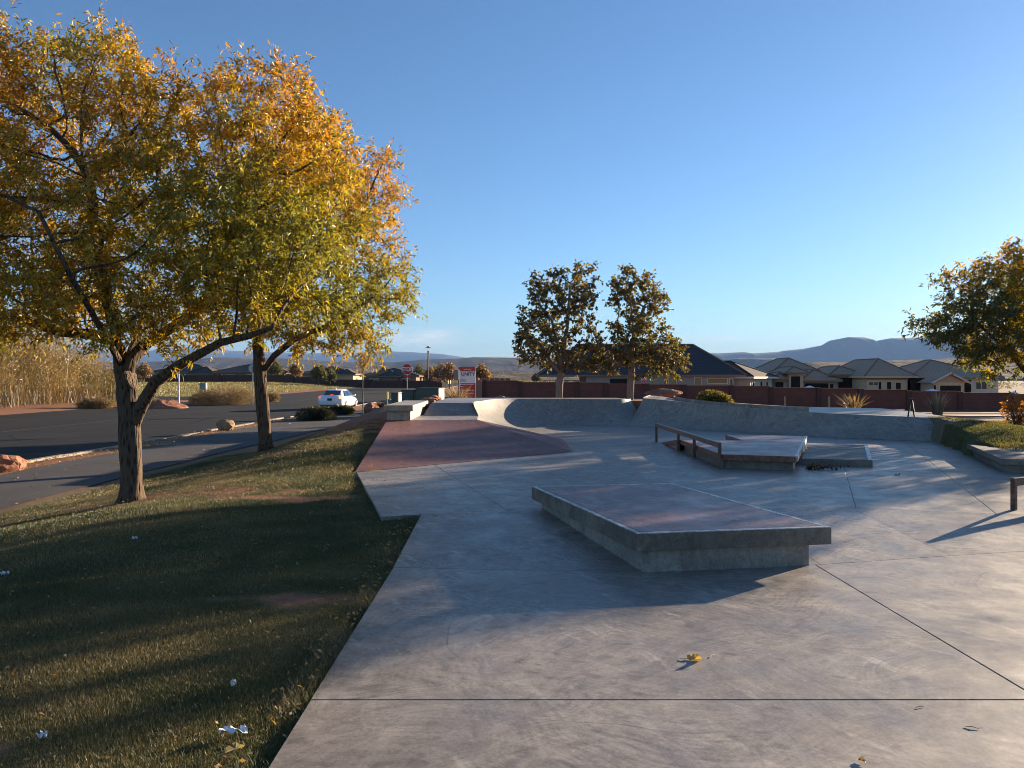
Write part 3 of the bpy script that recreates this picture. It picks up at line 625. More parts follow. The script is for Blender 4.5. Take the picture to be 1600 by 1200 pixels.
def rail(name, a_, b_, ztop, posts, label, mat='brown_steel', hgt=.095, wid=.055):
    a_, b_ = Vector(a_), Vector(b_); root = empty(name, (a_.x, a_.y, ZF)); d = (b_-a_); rz = math.atan2(d.y, d.x)
    mid = (a_+b_)/2; kid(MB().box((mid.x, mid.y, ztop-hgt/2), (d.length, wid, hgt), rz).build('bar', mat, None, .006), root)
    for (t_, zb_) in posts:
        p = a_+d*t_; p -= d.normalized()*(wid*.5 if t_ > .9 else (-wid*.5 if t_ < .1 else 0))
        kid(MB().box((p.x, p.y, (zb_+ztop-hgt)/2), (wid*.95, wid*.95, ztop-hgt-zb_), rz).build('post', mat), root)
    return tag(root, label, 'rail')
ra, rb = gp(1141,734.5,ZF), gp(1028,690,ZF); rx = (ra.x+rb.x)/2; ra.x = rb.x = N1.x-.06; ra.y = N1.y-.1
fr = lambda y: (y-ra.y)/(rb.y-ra.y)
rail('grind_rail', (ra.x, ra.y, 0), (rb.x, rb.y, 0), ZF+.49*.958, [(0, ZF), (fr(15.3), ZF), (fr(L_.y-.1), ZF), (1, ZF)], 'long rusty brown grind rail running beside the red pad')
na = gp(1582,797,ZF)
rail('grind_rail', (na.x, na.y, 0), (na.x+3.4, na.y+1.75, 0), ZF+.385, [(0, ZF), (.5, ZF), (1, ZF)], 'brown steel grind rail cut off by the right edge of the view')
# bench-like ledge at right
bn = empty('ledge_block', (9, 14, ZF)); tag(bn, 'low stepped concrete ledge by the lawn at right', 'ledge')
b0, b1 = gp(1574,739,ZF), gp(1520,712.5,ZF); dv = (b1-b0); dv.z = 0; Lb = dv.length; dv.normalize(); rt = Vector((dv.y, -dv.x, 0)); ZB = .1+.25*.958
def bq(i0, i1, l0, l1): return [s2(b0+rt*i0+dv*l0), s2(b0+rt*i1+dv*l0), s2(b0+rt*i1+dv*l1), s2(b0+rt*i0+dv*l1)]
kid(MB().prism(bq(0, .60, 0, Lb), ZF-.02, ZB-.165).build('base', 'concrete_ledge', None, .006), bn)
kid(MB().prism(bq(-.012, .61, -.012, Lb+.02), ZB-.164, ZB-.098).build('middle_course', 'concrete_ledge', None, .004), bn)
kid(MB().prism(bq(-.09, .68, -.09, Lb+.10), ZB-.097, ZB).build('cap_slab', 'concrete_ledge', None, .01), bn)
# A-shaped steel stand on the far deck
st = pd(1424,650,20.6); sr = empty('steel_stand', st); tag(sr, 'dark A-shaped steel stand on the deck above the right bank', 'stand')
for sx in (-1, 1): MB().tube([(sx*.075, -.02*sx, -.02), (sx*.012, 0, .44)], .027, 4).build('leg', 'dark_steel', sr)
MB().box((0, .0, .445), (.075, .09, .05)).build('crosspiece', 'dark_steel', sr)
# ================================================================ vegetation
def norm(v): return v/np.maximum(1e-9, np.linalg.norm(v, axis=-1, keepdims=True))
def leaf_mesh(name, P, Dv, L_, Wd, colr, mat='leaf', parent=None, fold=.25, rng=RNG):
    """one folded rhombic leaf per point: P base, Dv direction, L_ length, Wd width"""
    n = len(P); up = norm(rng.normal(size=(n, 3))+np.array([0, 0, .9])); Dv = norm(Dv)
    sd_ = norm(np.cross(Dv, up)); nm = np.cross(sd_, Dv); L_ = L_[:, None]; Wd = Wd[:, None]
    mid = P+Dv*L_*.45; bend = -np.array([0, 0, 1.])*L_*.12
    V = np.stack([P, mid+sd_*Wd*.5+nm*Wd*fold, P+Dv*L_+bend, mid-sd_*Wd*.5+nm*Wd*fold], 1).reshape(-1, 3)
    b = np.arange(n)[:, None]*4; Fc = np.concatenate([b+np.array([[0, 1, 2]]), b+np.array([[0, 2, 3]])], 0)
    return np_mesh(name, V, Fc, mat, parent, np.repeat(colr, 4, 0))
def in_lobes(lobes, n, rng):
    out = []; vol = np.array([l[3]*l[4]*l[5] for l in lobes]); cnt = (vol/vol.sum()*n).astype(int)+1
    for l, k in zip(lobes, cnt):
        p = norm(rng.normal(size=(k, 3)))*(rng.random((k, 1))**.40); out.append(p*np.array(l[3:6])+np.array(l[:3]))
    return np.concatenate(out)
def colonize(seed, att, step, infl, kill, iters=160):
    """seed: list of (pos, parent). returns positions, parents"""
    pos = [np.array(s[0], float) for s in seed]; par = [s[1] for s in seed]; A = att.copy()
    P = np.array(pos); D = np.linalg.norm(A[:, None]-P[None], axis=2); near = D.argmin(1); dist = D.min(1)
    for it in range(iters):
        ok = dist < infl if it > 6 else dist < infl*3
        if not ok.any(): break
        new = []; 
        ids = near[ok]; dirs = norm(A[ok]-np.array(pos)[ids]); u, inv = np.unique(ids, return_inverse=True)
        acc = np.zeros((len(u), 3)); np.add.at(acc, inv, dirs)
        base = len(pos); npos = np.array(pos)[u]+norm(acc+RNG.normal(size=acc.shape)*.25)*step
        for q, k in zip(npos, u): pos.append(q); par.append(int(k))
        d2_ = np.linalg.norm(A[:, None]-npos[None], axis=2); j = d2_.argmin(1); dm = d2_.min(1); better = dm < dist
        near[better] = base+j[better]; dist[better] = dm[better]
        keep = dist > kill
        A, near, dist = A[keep], near[keep], dist[keep]
        if len(A) == 0: break
    return np.array(pos), par
def make_tree(name, base, seeds, lobes, label, cat, group=None, natt=900, step=.22, infl=1.6, kill=.34, r_tip=.006, r_base=.17, shoots=3, per=9, shoot_len=.34, leaf=(.09, .026), colf=None, bark='bark', seed=1, expo=2.2, twig_r=.016, upb=.35, flare=1.35):
    rng = np.random.default_rng(seed); root = empty(name, base); tag(root, label, cat, group)
    att = in_lobes(lobes, natt, rng)
    pos, par = colonize(seeds, att, step, infl, kill); n = len(pos)
    kids = [[] for _ in range(n)]
    for i, p in enumerate(par):
        if p >= 0: kids[p].append(i)
    rad = np.full(n, 0.)
    for i in range(n-1, -1, -1): rad[i] = max(r_tip, sum(rad[k]**expo for k in kids[i])**(1/expo)) if kids[i] else r_tip
    sc = r_base/rad[0]; rad = np.where(rad <= r_tip*1.01, r_tip, r_tip+(rad-r_tip)*(r_base-r_tip)/(rad[0]-r_tip))
    for i, s_ in enumerate(seeds): rad[i] = max(rad[i], s_[2])
    thick, thin = MB(), MB(); done = [(0, -1)]
    while done:
        i, p = done.pop(); chain = [p, i] if p >= 0 else [i]
        while kids[i]:
            ks = sorted(kids[i], key=lambda k: -rad[k])
            for k in ks[1:]: done.append((k, i))
            i = ks[0]; chain.append(i)
        if len(chain) < 2: continue
        rr = [rad[k] for k in chain]
        if p >= 0: rr[0] = min(rr[0], rr[1]*1.15)
        pts = [Vector(pos[k]) for k in chain]
        if p < 0: rr[0] *= flare*1.15; rr[1] *= 1+(flare-1)*.35
        mx = max(rr)
        if mx > .032: thick.tube(pts, rr, 26 if mx > .1 else 9, wob=.13 if mx > .1 else .05)
        else: thin.tube(pts, rr, 4 if mx > .012 else 3, cap=False)
    thick.build('trunk', bark, root, smooth=True)
    if thin.v: thin.build('branches', bark, root, smooth=False)['kind'] = 'stuff'
    tw = np.where(rad < twig_r)[0]; tw = tw[[i for i, q in enumerate(tw) if par[q] >= 0]]
    cc = np.array([l[:3] for l in lobes]).mean(0); P0 = pos[tw]; dirp = norm(P0-pos[[par[i] for i in tw]])
    P0 = np.repeat(P0, shoots, 0); dirp = np.repeat(dirp, shoots, 0)
    sdv = norm(dirp*.7+norm(P0-cc)*.5+rng.normal(size=P0.shape)*.75+np.array([0, 0, upb])); sl_ = shoot_len*(.5+rng.random((len(P0), 1)))
    t_ = rng.random((len(P0), per, 1)); LP = P0[:, None]+sdv[:, None]*sl_[:, None]*t_+rng.normal(size=(len(P0), per, 3))*.03
    LD = sdv[:, None]*.55+rng.normal(size=LP.shape)*.7+np.array([0, 0, -.25]); LP = LP.reshape(-1, 3); LD = LD.reshape(-1, 3)
    k = len(LP); ln = leaf[0]*(.65+.7*rng.random(k)); wd = leaf[1]*(.7+.6*rng.random(k))
    clus = np.repeat(rng.random(len(P0)), per); c = colf(LP, clus, rng)
    cr = leaf_mesh('crown', LP, LD, ln, wd, c, 'leaf', root, rng=rng); cr['kind'] = 'stuff'
    return root, k
def lerpc(a, b, t_): return np.array(a)*(1-t_[:, None])+np.array(b)*t_[:, None]
def ash_col(zlo, zhi, xg=0.0, x0=0.0):
    def f(P, clus, rng):
        h = np.clip((P[:, 2]-zlo)/(zhi-zlo)+.5*vnoise(P[:, 0]+P[:, 1]*.7, P[:, 2], .7, 2)+(rng.random(len(P))-.5)*.5+(clus-.5)*.5-xg*(P[:, 0]-x0), 0, 1)
        c = np.where((h < .5)[:, None], lerpc((.23, .225, .022), (.46, .325, .02), np.clip(h*2, 0, 1)), lerpc((.46, .325, .02), (.47, .24, .022), np.clip(h*2-1, 0, 1)))
        red = (rng.random(len(P)) < .10*h+.03); c[red] = c[red]*np.array([.75, .5, .9])
        grn = rng.random(len(P)) < .12; c[grn] = np.array([.13, .16, .03])
        return c*(.75+.5*rng.random((len(P), 1)))
    return f
def sycamore_col(P, clus, rng):
    h = np.clip(clus+(rng.random(len(P))-.5)*.6+.3*vnoise(P[:, 0], P[:, 2], .6, 8), 0, 1)
    c = lerpc((.050, .062, .020), (.165, .135, .04), h); br = rng.random(len(P)) < .12; c[br] = np.array([.16, .09, .04])
    return c*(.7+.6*rng.random((len(P), 1)))
def chain(pts, parent, seeds, r0=0., r1=0.):
    """append a polyline to seeds; returns the index of every new node"""
    ids = []
    for k, p in enumerate(pts): seeds.append((tuple(p), parent, r0+(r1-r0)*k/max(1, len(pts)-1))); parent = len(seeds)-1; ids.append(parent)
    return ids
def dens(pts, n=4):
    out = []; pts = [Vector(p) for p in pts]
    for a_, b_ in zip(pts[:-1], pts[1:]): out += [tuple(a_.lerp(b_, k/n)) for k in range(n)]
    return out+[tuple(pts[-1])]
# --- big ash tree at left
tb = gp(205,783,-.14); T = Vector((tb.x, tb.y, gz1(tb.x, tb.y)-.05)); d0 = tb.y
def L1(px, py, dd=0.): v = pd(px, py, d0+dd)-T; return (v.x, v.y, v.z)
S = []
tr = chain(dens([(0, 0, 0), L1(206,740), L1(204,690), L1(203,650), L1(199,612), L1(193,575, .1)], 3), -1, S, .15, .115)
i640 = tr[7]
chain(dens([L1(209,660,-.03), L1(219,637,-.07), L1(243,597,-.2), L1(275,573,-.35), L1(312,553,-.5), L1(345,535,-.6), L1(385,526,-.8), L1(425,512,-1.0)], 2), i640, S, .10, .035)
chain(dens([L1(205,562,.1), L1(226,538,.2), L1(262,516,.3), L1(300,492,.4), L1(330,455,.5), L1(350,400,.7), L1(372,330,.8)], 2), tr[-2], S, .095, .03)
chain(dens([L1(186,545,.1), L1(176,500,-.1), L1(160,440,-.2), L1(150,360,-.2), L1(140,280,-.1)], 2), tr[-1], S, .08, .03)
q = chain(dens([L1(178,535,.2), L1(140,522,.3), L1(90,518,.5), L1(40,500,.6), L1(-20,488,.7), L1(-90,460,.8)], 2), tr[-1], S, .065, .03)
chain(dens([L1(215,520,.8), L1(235,450,1.4), L1(250,360,1.8)], 2), tr[-1], S)
chain(dens([L1(150,500,-.8), L1(110,430,-1.4), L1(60,330,-1.6)], 2), tr[-1], S)
def lobe(px, py, dd, rx, ry, rz): v = L1(px, py, dd); return (*v, rx, ry, rz)
lobes = [lobe(30,170,.3,1.0,1.2,1.35), lobe(160,160,.2,.85,1.2,1.15), lobe(240,210,.5,.75,1.1,.95), lobe(-120,260,0,1.2,1.4,1.4), lobe(60,330,0,1.5,1.6,1.15), lobe(250,330,.2,1.5,1.6,1.1),
         lobe(425,225,.3,1.05,1.2,1.3), lobe(400,380,-.1,1.35,1.5,1.1), lobe(500,300,.2,.75,1.0,1.0), lobe(180,450,-.4,1.4,1.4,.6), lobe(30,455,.2,1.2,1.3,.55), lobe(-140,430,.3,1.2,1.3,.7), lobe(350,460,-.3,1.2,1.2,.55), lobe(180,510,-.9,.55,.5,.42), lobe(475,450,.2,.8,.9,.65), lobe(30,500,.2,1.1,1.0,.42), lobe(130,505,-.2,.8,.8,.40), lobe(245,490,0,.8,.8,.40), lobe(-100,490,.3,.9,.9,.45), lobe(325,190,.4,.6,.9,.75)]
make_tree('ash_tree', T, S, lobes, 'large golden ash tree with forked trunk on the lawn', 'tree', 'golden ash trees', natt=2600, step=.17, infl=1.0, kill=.23, r_base=.15, shoots=4, per=18, shoot_len=.34, leaf=(.092, .027), colf=ash_col(1.6, 10.2), seed=11, twig_r=.014)
# --- second ash
tb2 = gp(415,713,-.2); T2 = Vector((tb2.x, tb2.y, gz1(tb2.x, tb2.y)-.05)); d0_ = d0; d0 = tb2.y
def L1(px, py, dd=0.): v = pd(px, py, d0+dd)-T2; return (v.x, v.y, v.z)
S = []
tr = chain(dens([(0, 0, 0), L1(413,660), L1(408,600), L1(405,560), L1(402,520), L1(405,470)], 3), -1, S, .145, .09)
chain(dens([L1(415,575,-.1), L1(428,556,-.2), L1(460,530,-.3), L1(510,510,-.3), L1(560,480,-.2)], 2), tr[8], S, .07, .03)
chain(dens([L1(420,450,.2), L1(450,380,.3), L1(480,300,.4)], 2), tr[-1], S)
chain(dens([L1(385,500,.3), L1(360,450,.5), L1(350,390,.7)], 2), tr[-2], S)
chain(dens([L1(430,430,-.3), L1(490,390,-.5), L1(560,340,-.5)], 2), tr[-1], S)
lobes = [lobe(575,455,0,1.05,1.3,1.15), lobe(540,330,.2,1.15,1.3,1.3), lobe(470,250,.2,1.2,1.3,1.3), lobe(600,295,0,.55,.6,1.0), lobe(480,500,-.2,1.5,1.5,.8), lobe(400,430,.2,1.3,1.4,1.2), lobe(355,510,.2,.7,.9,.45), lobe(615,400,.1,.5,.6,.7), lobe(560,530,-.2,.8,.8,.5), lobe(430,330,.4,1.1,1.2,1.1)]
make_tree('ash_tree', T2, S, lobes, 'slimmer yellow ash tree with straight dark trunk behind the big one', 'tree', 'golden ash trees', natt=1900, step=.22, infl=1.3, kill=.29, r_base=.15, shoots=4, per=15, shoot_len=.40, leaf=(.112, .034), colf=ash_col(1.0, 13.5, -.03, .5), seed=12, twig_r=.015, flare=1.2)
# --- staked sapling
sb = gp(568,657,-.3); sb.z = gz1(sb.x, sb.y); sp_ = empty('sapling', sb); tag(sp_, 'thin young tree with a few yellow leaves beside the path', 'tree')
hs = (657-556)/F*sb.y
MB().tube([(0, 0, -.05), (-.05, 0, hs*.5), (-.03, 0, hs*.82), (0, 0, hs)], [.035, .028, .022, .012], 6).build('trunk', 'bark_smooth', sp_)
mb = MB(); pts_ = []
for k in range(16):
    a_ = RNG.uniform(0, 6.28); l_ = RNG.uniform(.5, 1.25); z_ = hs*RNG.uniform(.66, .98); e_ = Vector((math.cos(a_)*l_*.55, math.sin(a_)*l_*.55, z_+l_*.8)); mb.tube([(0, 0, z_), tuple(e_*.5+Vector((0, 0, z_*.5)))[:3], tuple(e_)], [.012, .008, .004], 3, cap=False)
    for _ in range(16): t_ = RNG.uniform(.15, 1); pts_.append(Vector((0, 0, z_)).lerp(e_, t_)+Vector(RNG.normal(size=3)*.10))
mb.build('branches', 'bark_smooth', sp_); pts_ = np.array([tuple(p) for p in pts_])
cr = leaf_mesh('crown', pts_, RNG.normal(size=pts_.shape)+np.array([0, 0, -.3]), np.full(len(pts_), .17), np.full(len(pts_), .07), ash_col(2, 5)(pts_, RNG.random(len(pts_)), RNG), 'leaf', sp_); cr['kind'] = 'stuff'
# --- two sycamores behind the bowl
def syc(px, d, label, lb, sd_, top_px, forks, ln):
    global d0
    d0 = d; base = Vector(((px-800)/F*d, d, gz1((px-800)/F*d, d)-.1))
    def L2(px_, py_, dd=0.): v = pd(px_, py_, d+dd)-base; return (v.x, v.y, v.z)
    S = []; tr = chain(dens([(0, 0, 0)]+[L2(*q) for q in forks[0]], 4), -1, S)
    for f in forks[1:]: chain(dens([L2(*q) for q in f[1]], 3), tr[f[0]], S)
    lo = [(*L2(a_, b_, c_), rx, ry, rz) for a_, b_, c_, rx, ry, rz in lb]
    make_tree('sycamore_tree', base, S, lo, label, 'tree', 'sycamores behind the bowl', natt=ln, step=.30, infl=1.7, kill=.42, r_base=.17, r_tip=.011, shoots=3, per=10, shoot_len=.42, leaf=(.155, .115), colf=sycamore_col, bark='bark_smooth', seed=sd_, twig_r=.030, flare=1.1)
syc(873, 38, 'dark leafy sycamore with spreading forked limbs behind the bowl', [(850,545,0,1.5,1.5,1.1),(912,540,.3,1.05,1.3,1.2),(870,490,0,1.9,1.7,1.3),(905,455,.2,1.1,1.3,1.3),(850,455,0,1.0,1.2,.9),(822,530,0,.7,.9,1.2),(905,430,0,.9,1.0,.6),(868,440,.2,.7,.9,.7),(885,560,-.2,1.4,1.2,.6)], 31, 411,
    [[(874,600),(876,588),(878,580)], (10, [(862,568,-.2),(845,540,-.3)]), (12, [(880,555,.2),(886,510,.3),(890,460,.3)]), (11, [(900,560,.3),(922,538,.4)]), (12, [(872,545,-.3),(862,500,-.3)])], 1000)
syc(984, 38.5, 'olive and gold sycamore with a drooping skirt left of the dark house', [(985,455,0,1.3,1.4,.95),(1010,470,.2,1.2,1.3,.9),(992,520,0,1.35,1.5,1.3),(1025,545,.2,1.35,1.4,1.2),(955,560,-.2,1.2,1.2,.8),(1050,560,0,.8,1.0,.7),(1036,576,0,1.0,1.0,.45),(935,570,0,.8,.8,.5),(985,430,0,.7,.8,.45),(1060,572,0,.5,.6,.5),(972,500,0,.5,.8,.9)], 32, 418,
    [[(985,600),(987,575),(988,540),(989,500)], (10, [(1000,560,.2),(1020,545,.2),(1040,545,.1)]), (9, [(970,572,-.2),(950,560,-.2)]), (14, [(1000,500,.2),(1010,470,.2)]), (12, [(972,525,.2),(965,500,.2)])], 1000)
# --- ash at the right edge and its neighbours out of view
def bigash(base, h, rad_, label, sd_, natt=1100, leaf=(.12, .04), shoots=3, zlow=1.7, colr=None, extra=()):
    base = Vector((base[0], base[1], gz1(*base)-.05)); S = []; zc = (zlow+h)/2
    tr = chain(dens([(0, 0, 0), (.05, 0, zlow*.7), (0, .05, zlow*1.25)], 4), -1, S)
    for k in range(6):
        a_ = k*1.05+sd_; chain(dens([(math.cos(a_)*.5, math.sin(a_)*.5, zlow*1.45), (math.cos(a_)*rad_*.55, math.sin(a_)*rad_*.55, zc*(.9+.12*(k % 3)))], 3), tr[-1-(k % 3)], S)
    rng = np.random.default_rng(sd_); lo = []
    for k in range(13):
        a_ = rng.uniform(0, 6.28); r_ = rad_*rng.uniform(.25, .66); zz_ = rng.uniform(zlow+.7, h-1.2)
        r_ *= 1.0 if zz_ < zc else .8
        lo.append((math.cos(a_)*r_, math.sin(a_)*r_, zz_, rad_*rng.uniform(.3, .45), rad_*rng.uniform(.3, .45), rng.uniform(.7, 1.25)))
    lo.append((0, 0, zc, rad_*.68, rad_*.68, (h-zlow)*.40)); lo.append((-rad_*.5, -rad_*.2, zc*.8, rad_*.45, rad_*.45, (h-zlow)*.25))
    lo += list(extra)
    make_tree('ash_tree', base, S, lo, label, 'tree', None, natt=natt, step=.28, infl=1.6, kill=.38, r_base=.16, shoots=shoots, per=13, shoot_len=.4, leaf=leaf, colf=colr or ash_col(3.5, 7.5, -.06, 0), seed=sd_, twig_r=.02)
def mixcol(P, clus, rng):
    c = ash_col(.5, 13, -.04, -1.0)(P, clus, rng)*.85; g = P[:, 0] < -1.7+1.3*vnoise(P[:, 1], P[:, 2], .8, 4); c[g] = lerpc((.06, .08, .02), (.15, .13, .03), rng.random(g.sum())); return c
bigash((15.3, 22.2), 5.7, 3.6, 'green and gold ash tree reaching in from the right edge', 44, 2100, (.14, .05), 4, 1.15, mixcol, [(1.6,-2.0,3.9,1.5,1.5,1.2),(1.0,-1.3,2.7,1.3,1.3,.8),(.4,.2,4.6,1.8,1.8,.9)])
bigash((33.5, 45.0), 11.5, 4.6, 'tall ash tree standing beyond the right edge of the view', 42, 1100, (.19, .07), 4, 2.6)
# --- shrubs
def shrub(name, base, lobes, label, n, leaf, ca, cb, group=None, cat='shrub', up=.2):
    root = empty(name, base); tag(root, label, cat, group); rng = RNG; P = in_lobes(lobes, n, rng)
    P = P[P[:, 2] > .01]; c = lerpc(ca, cb, rng.random(len(P)))*(.7+.6*rng.random((len(P), 1)))
    cc = np.array([l[:3] for l in lobes]).mean(0)
    o = leaf_mesh('foliage', P, norm(P-cc)+rng.normal(size=P.shape)*.7+np.array([0, 0, up]), leaf[0]*(.6+.8*rng.random(len(P))), np.full(len(P), leaf[1]), c, 'leaf', root); o['kind'] = 'stuff'
    m_ = MB()
    for k in range(14):
        l_ = lobes[k % len(lobes)]; q_ = rng.normal(size=3)*.5; m_.tube([(cc[0]*.4, cc[1]*.4, -.05), (l_[0]+q_[0]*l_[3], l_[1]+q_[1]*l_[4], max(.1, l_[2]+abs(q_[2])*l_[5]*.7))], [.02, .007], 4, cap=False)
    m_.build('stems', 'bark', root); return root
def at(px, py, z): v = gp(px, py, z); return (v.x, v.y, gz1(v.x, v.y))
v = at(496,657,-.4); shrub('shrub', v, [(-.45,0,.28,.62,.6,.42),(.35,.1,.30,.58,.6,.42),(0,0,.42,.5,.5,.35)], 'dark rounded evergreen bush nearest the path edge', 5200, (.085,.045), (.020,.026,.008), (.05,.052,.016))
v = at(540,648,-.4); shrub('shrub', v, [(0,0,.22,.5,.5,.30),(-.5,.1,.25,.45,.5,.32)], 'dark evergreen bush half hidden behind the nearest one', 4200, (.09,.05), (.018,.024,.008), (.042,.045,.014))
v = at(562,645,-.42); shrub('shrub', (v[0]+.9, v[1]+3, v[2]), [(0,0,.15,.75,.6,.34),(.7,.1,.15,.55,.5,.28)], 'dark low bush just in front of the white car', 4200, (.1,.05), (.018,.024,.008), (.045,.045,.014))
v = pd(1113,640,33); shrub('shrub', (v.x, v.y, gz1(v.x, v.y)-.05), [(0,0,.30,.65,.6,.42),(.4,0,.22,.45,.5,.34)], 'olive rounded bush on the slope behind the long quarter pipe', 4200, (.13,.04), (.07,.075,.02), (.19,.17,.045), up=.5)
def tuft(name, base, h, spread, n, ca, cb, label, cat='grass tuft', w=.012, group=None):
    a_ = RNG.uniform(0, 6.28, n); r_ = np.sqrt(RNG.random(n))*spread*.35; hh = h*(.5+.6*RNG.random(n)); ln_ = spread*RNG.random(n)
    P0 = np.stack([np.cos(a_)*r_, np.sin(a_)*r_, np.zeros(n)], 1); out = np.stack([np.cos(a_), np.sin(a_), np.zeros(n)], 1)
    P1 = P0+out*ln_[:, None]*.4+np.stack([0*hh, 0*hh, hh*.6], 1); P2 = P0+out*ln_[:, None]*1.1+np.stack([0*hh, 0*hh, hh], 1)+RNG.normal(size=(n, 3))*.03
    s_ = np.stack([-np.sin(a_), np.cos(a_), 0*a_], 1)*w; s_ = s_+RNG.normal(size=s_.shape)*w*.5
    V = np.stack([P0-s_, P0+s_, P1-s_, P1+s_, P2], 1).reshape(-1, 3); b = np.arange(n)[:, None]*5
    Fc = np.concatenate([b+np.array([[0, 1, 3]]), b+np.array([[0, 3, 2]]), b+np.array([[2, 3, 4]])], 0)
    c = lerpc(ca, cb, RNG.random(n))*(.7+.6*RNG.random((n, 1)))
    o = np_mesh(name, V, Fc, 'grass_blade', None, np.repeat(c, 5, 0)); o.location = base; return tag(o, label, cat, group)
v = pd(716,626,37); tuft('grass_tuft', (v.x, v.y, gz1(v.x, v.y)-.02), 1.0, .75, 180, (.22,.15,.07), (.36,.25,.12), 'straw coloured ornamental grass below the red and white board')
v = pd(1465,652,33); tuft('grass_tuft', (v.x, v.y, gz1(v.x, v.y)-.02), 1.0, .5, 150, (.20,.13,.09), (.36,.27,.20), 'pale dry grass clump past the deck of the right bank')
v = pd(1333,640,50); tuft('grass_tuft', (v.x, v.y, gz1(v.x, v.y)), 1.25, 1.0, 110, (.13,.10,.06), (.26,.19,.11), 'tall dry brush standing against the block wall', w=.02)
v = at(1600,690,.35); shrub('shrub', (13.6, 20.8, gz1(13.6, 20.8)), [(0,0,.45,.30,.3,.45),(.25,0,.3,.3,.3,.3)], 'small orange leafed bush on the lawn at the right edge', 900, (.09,.04), (.30,.12,.03), (.40,.20,.05))
# golden thicket across the street (one mass)
def thicket():
    n = 11000; cy = RNG.choice(np.linspace(47, 74, 11), n)+RNG.normal(size=n)*.8; cx = -39.3+RNG.normal(size=n)*1.3-(cy-60)*.04
    h0 = np.interp(cy, [45, 58, 66, 71, 75], [6.9, 6.6, 5.4, 4.0, 2.0]); hh = h0*(.35+.65*np.sqrt(RNG.random(n)))
    a_ = RNG.uniform(0, 6.28, n); lean = RNG.uniform(.15, .85, n)*hh; out = np.stack([np.cos(a_), np.sin(a_), 0*a_], 1)
    P0 = np.stack([cx, cy, gz(cx, cy)], 1); P1 = P0+out*(lean*.3)[:, None]+np.stack([0*hh, 0*hh, hh*.62], 1); P2 = P0+out*lean[:, None]+np.stack([0*hh, 0*hh, hh], 1)
    s_ = np.stack([-np.sin(a_), np.cos(a_), 0*a_], 1)*.011+RNG.normal(size=(n, 3))*.008
    V = np.stack([P0-s_, P0+s_, P1-s_, P1+s_, P2], 1).reshape(-1, 3); b = np.arange(n)[:, None]*5
    Fc = np.concatenate([b+np.array([[0, 1, 3]]), b+np.array([[0, 3, 2]]), b+np.array([[2, 3, 4]])], 0)[::6]
    col = lerpc((.07, .045, .02), (.24, .155, .06), RNG.random(n))*(.6+.7*RNG.random((n, 1)))
    m_ = 150000; pick = RNG.integers(0, n, m_); t_ = RNG.uniform(.3, 1.05, m_)[:, None]; LP = np.where(t_ < .6, P0[pick]+(P1[pick]-P0[pick])*t_/.6, P1[pick]+(P2[pick]-P1[pick])*(t_-.6)/.4)+RNG.normal(size=(m_, 3))*.12
    LD = norm(P2[pick]-P0[pick])*.2+RNG.normal(size=(m_, 3))*.7; D_ = norm(LD); sd_ = norm(np.cross(D_, RNG.normal(size=D_.shape))); ll = RNG.uniform(.12, .30, m_)[:, None]
    V2 = np.stack([LP-sd_*.02, LP+sd_*.02, LP+D_*ll], 1).reshape(-1, 3); F2 = np.arange(m_*3).reshape(-1, 3)+len(V)
    pn = np.clip(.5+.7*vnoise(LP[:, 1]+LP[:, 0], LP[:, 2], .55, 31)+RNG.normal(size=m_)*.25, 0, 1); c2 = lerpc((.10, .075, .028), (.33, .235, .085), pn)*(.6+.7*RNG.random((m_, 1))); g = RNG.random(m_) < .2; c2[g] = (.13, .125, .04)
    o = np_mesh('thicket', np.concatenate([V, V2]), np.concatenate([Fc, F2]), 'grass_blade', None, np.concatenate([np.repeat(col, 5, 0), np.repeat(c2, 3, 0)]))
    tag(o, 'tall golden brown reed thicket across the street', 'thicket', kind='stuff')
thicket()
for (px, d, w_, h_, lab) in ((352,66,3.4,1.9,'wide grey brown brush mound beside the metal cabinet across the street'),(318,68,1.5,1.3,'small pale brush left of the metal cabinet'),(420,74,1.3,1.2,'dry tumbleweed brush behind the slim ash trunk'),(150,56,1.6,1.0,'low dry brush at the foot of the reed thicket'),(235,60,1.2,.8,'low straw clump right of the reed thicket')):
    x_ = (px-800)/F*d; shrub('brush', (x_, d, gz1(x_, d)-.05), [(0,0,h_*.4,w_*.6,w_*.5,h_*.5),(w_*.4,0,h_*.35,w_*.4,w_*.4,h_*.4),(-w_*.4,0,h_*.3,w_*.45,w_*.4,h_*.4)], lab, int(2600*w_), (.22,.025), (.13,.10,.065), (.27,.20,.12), up=.7)
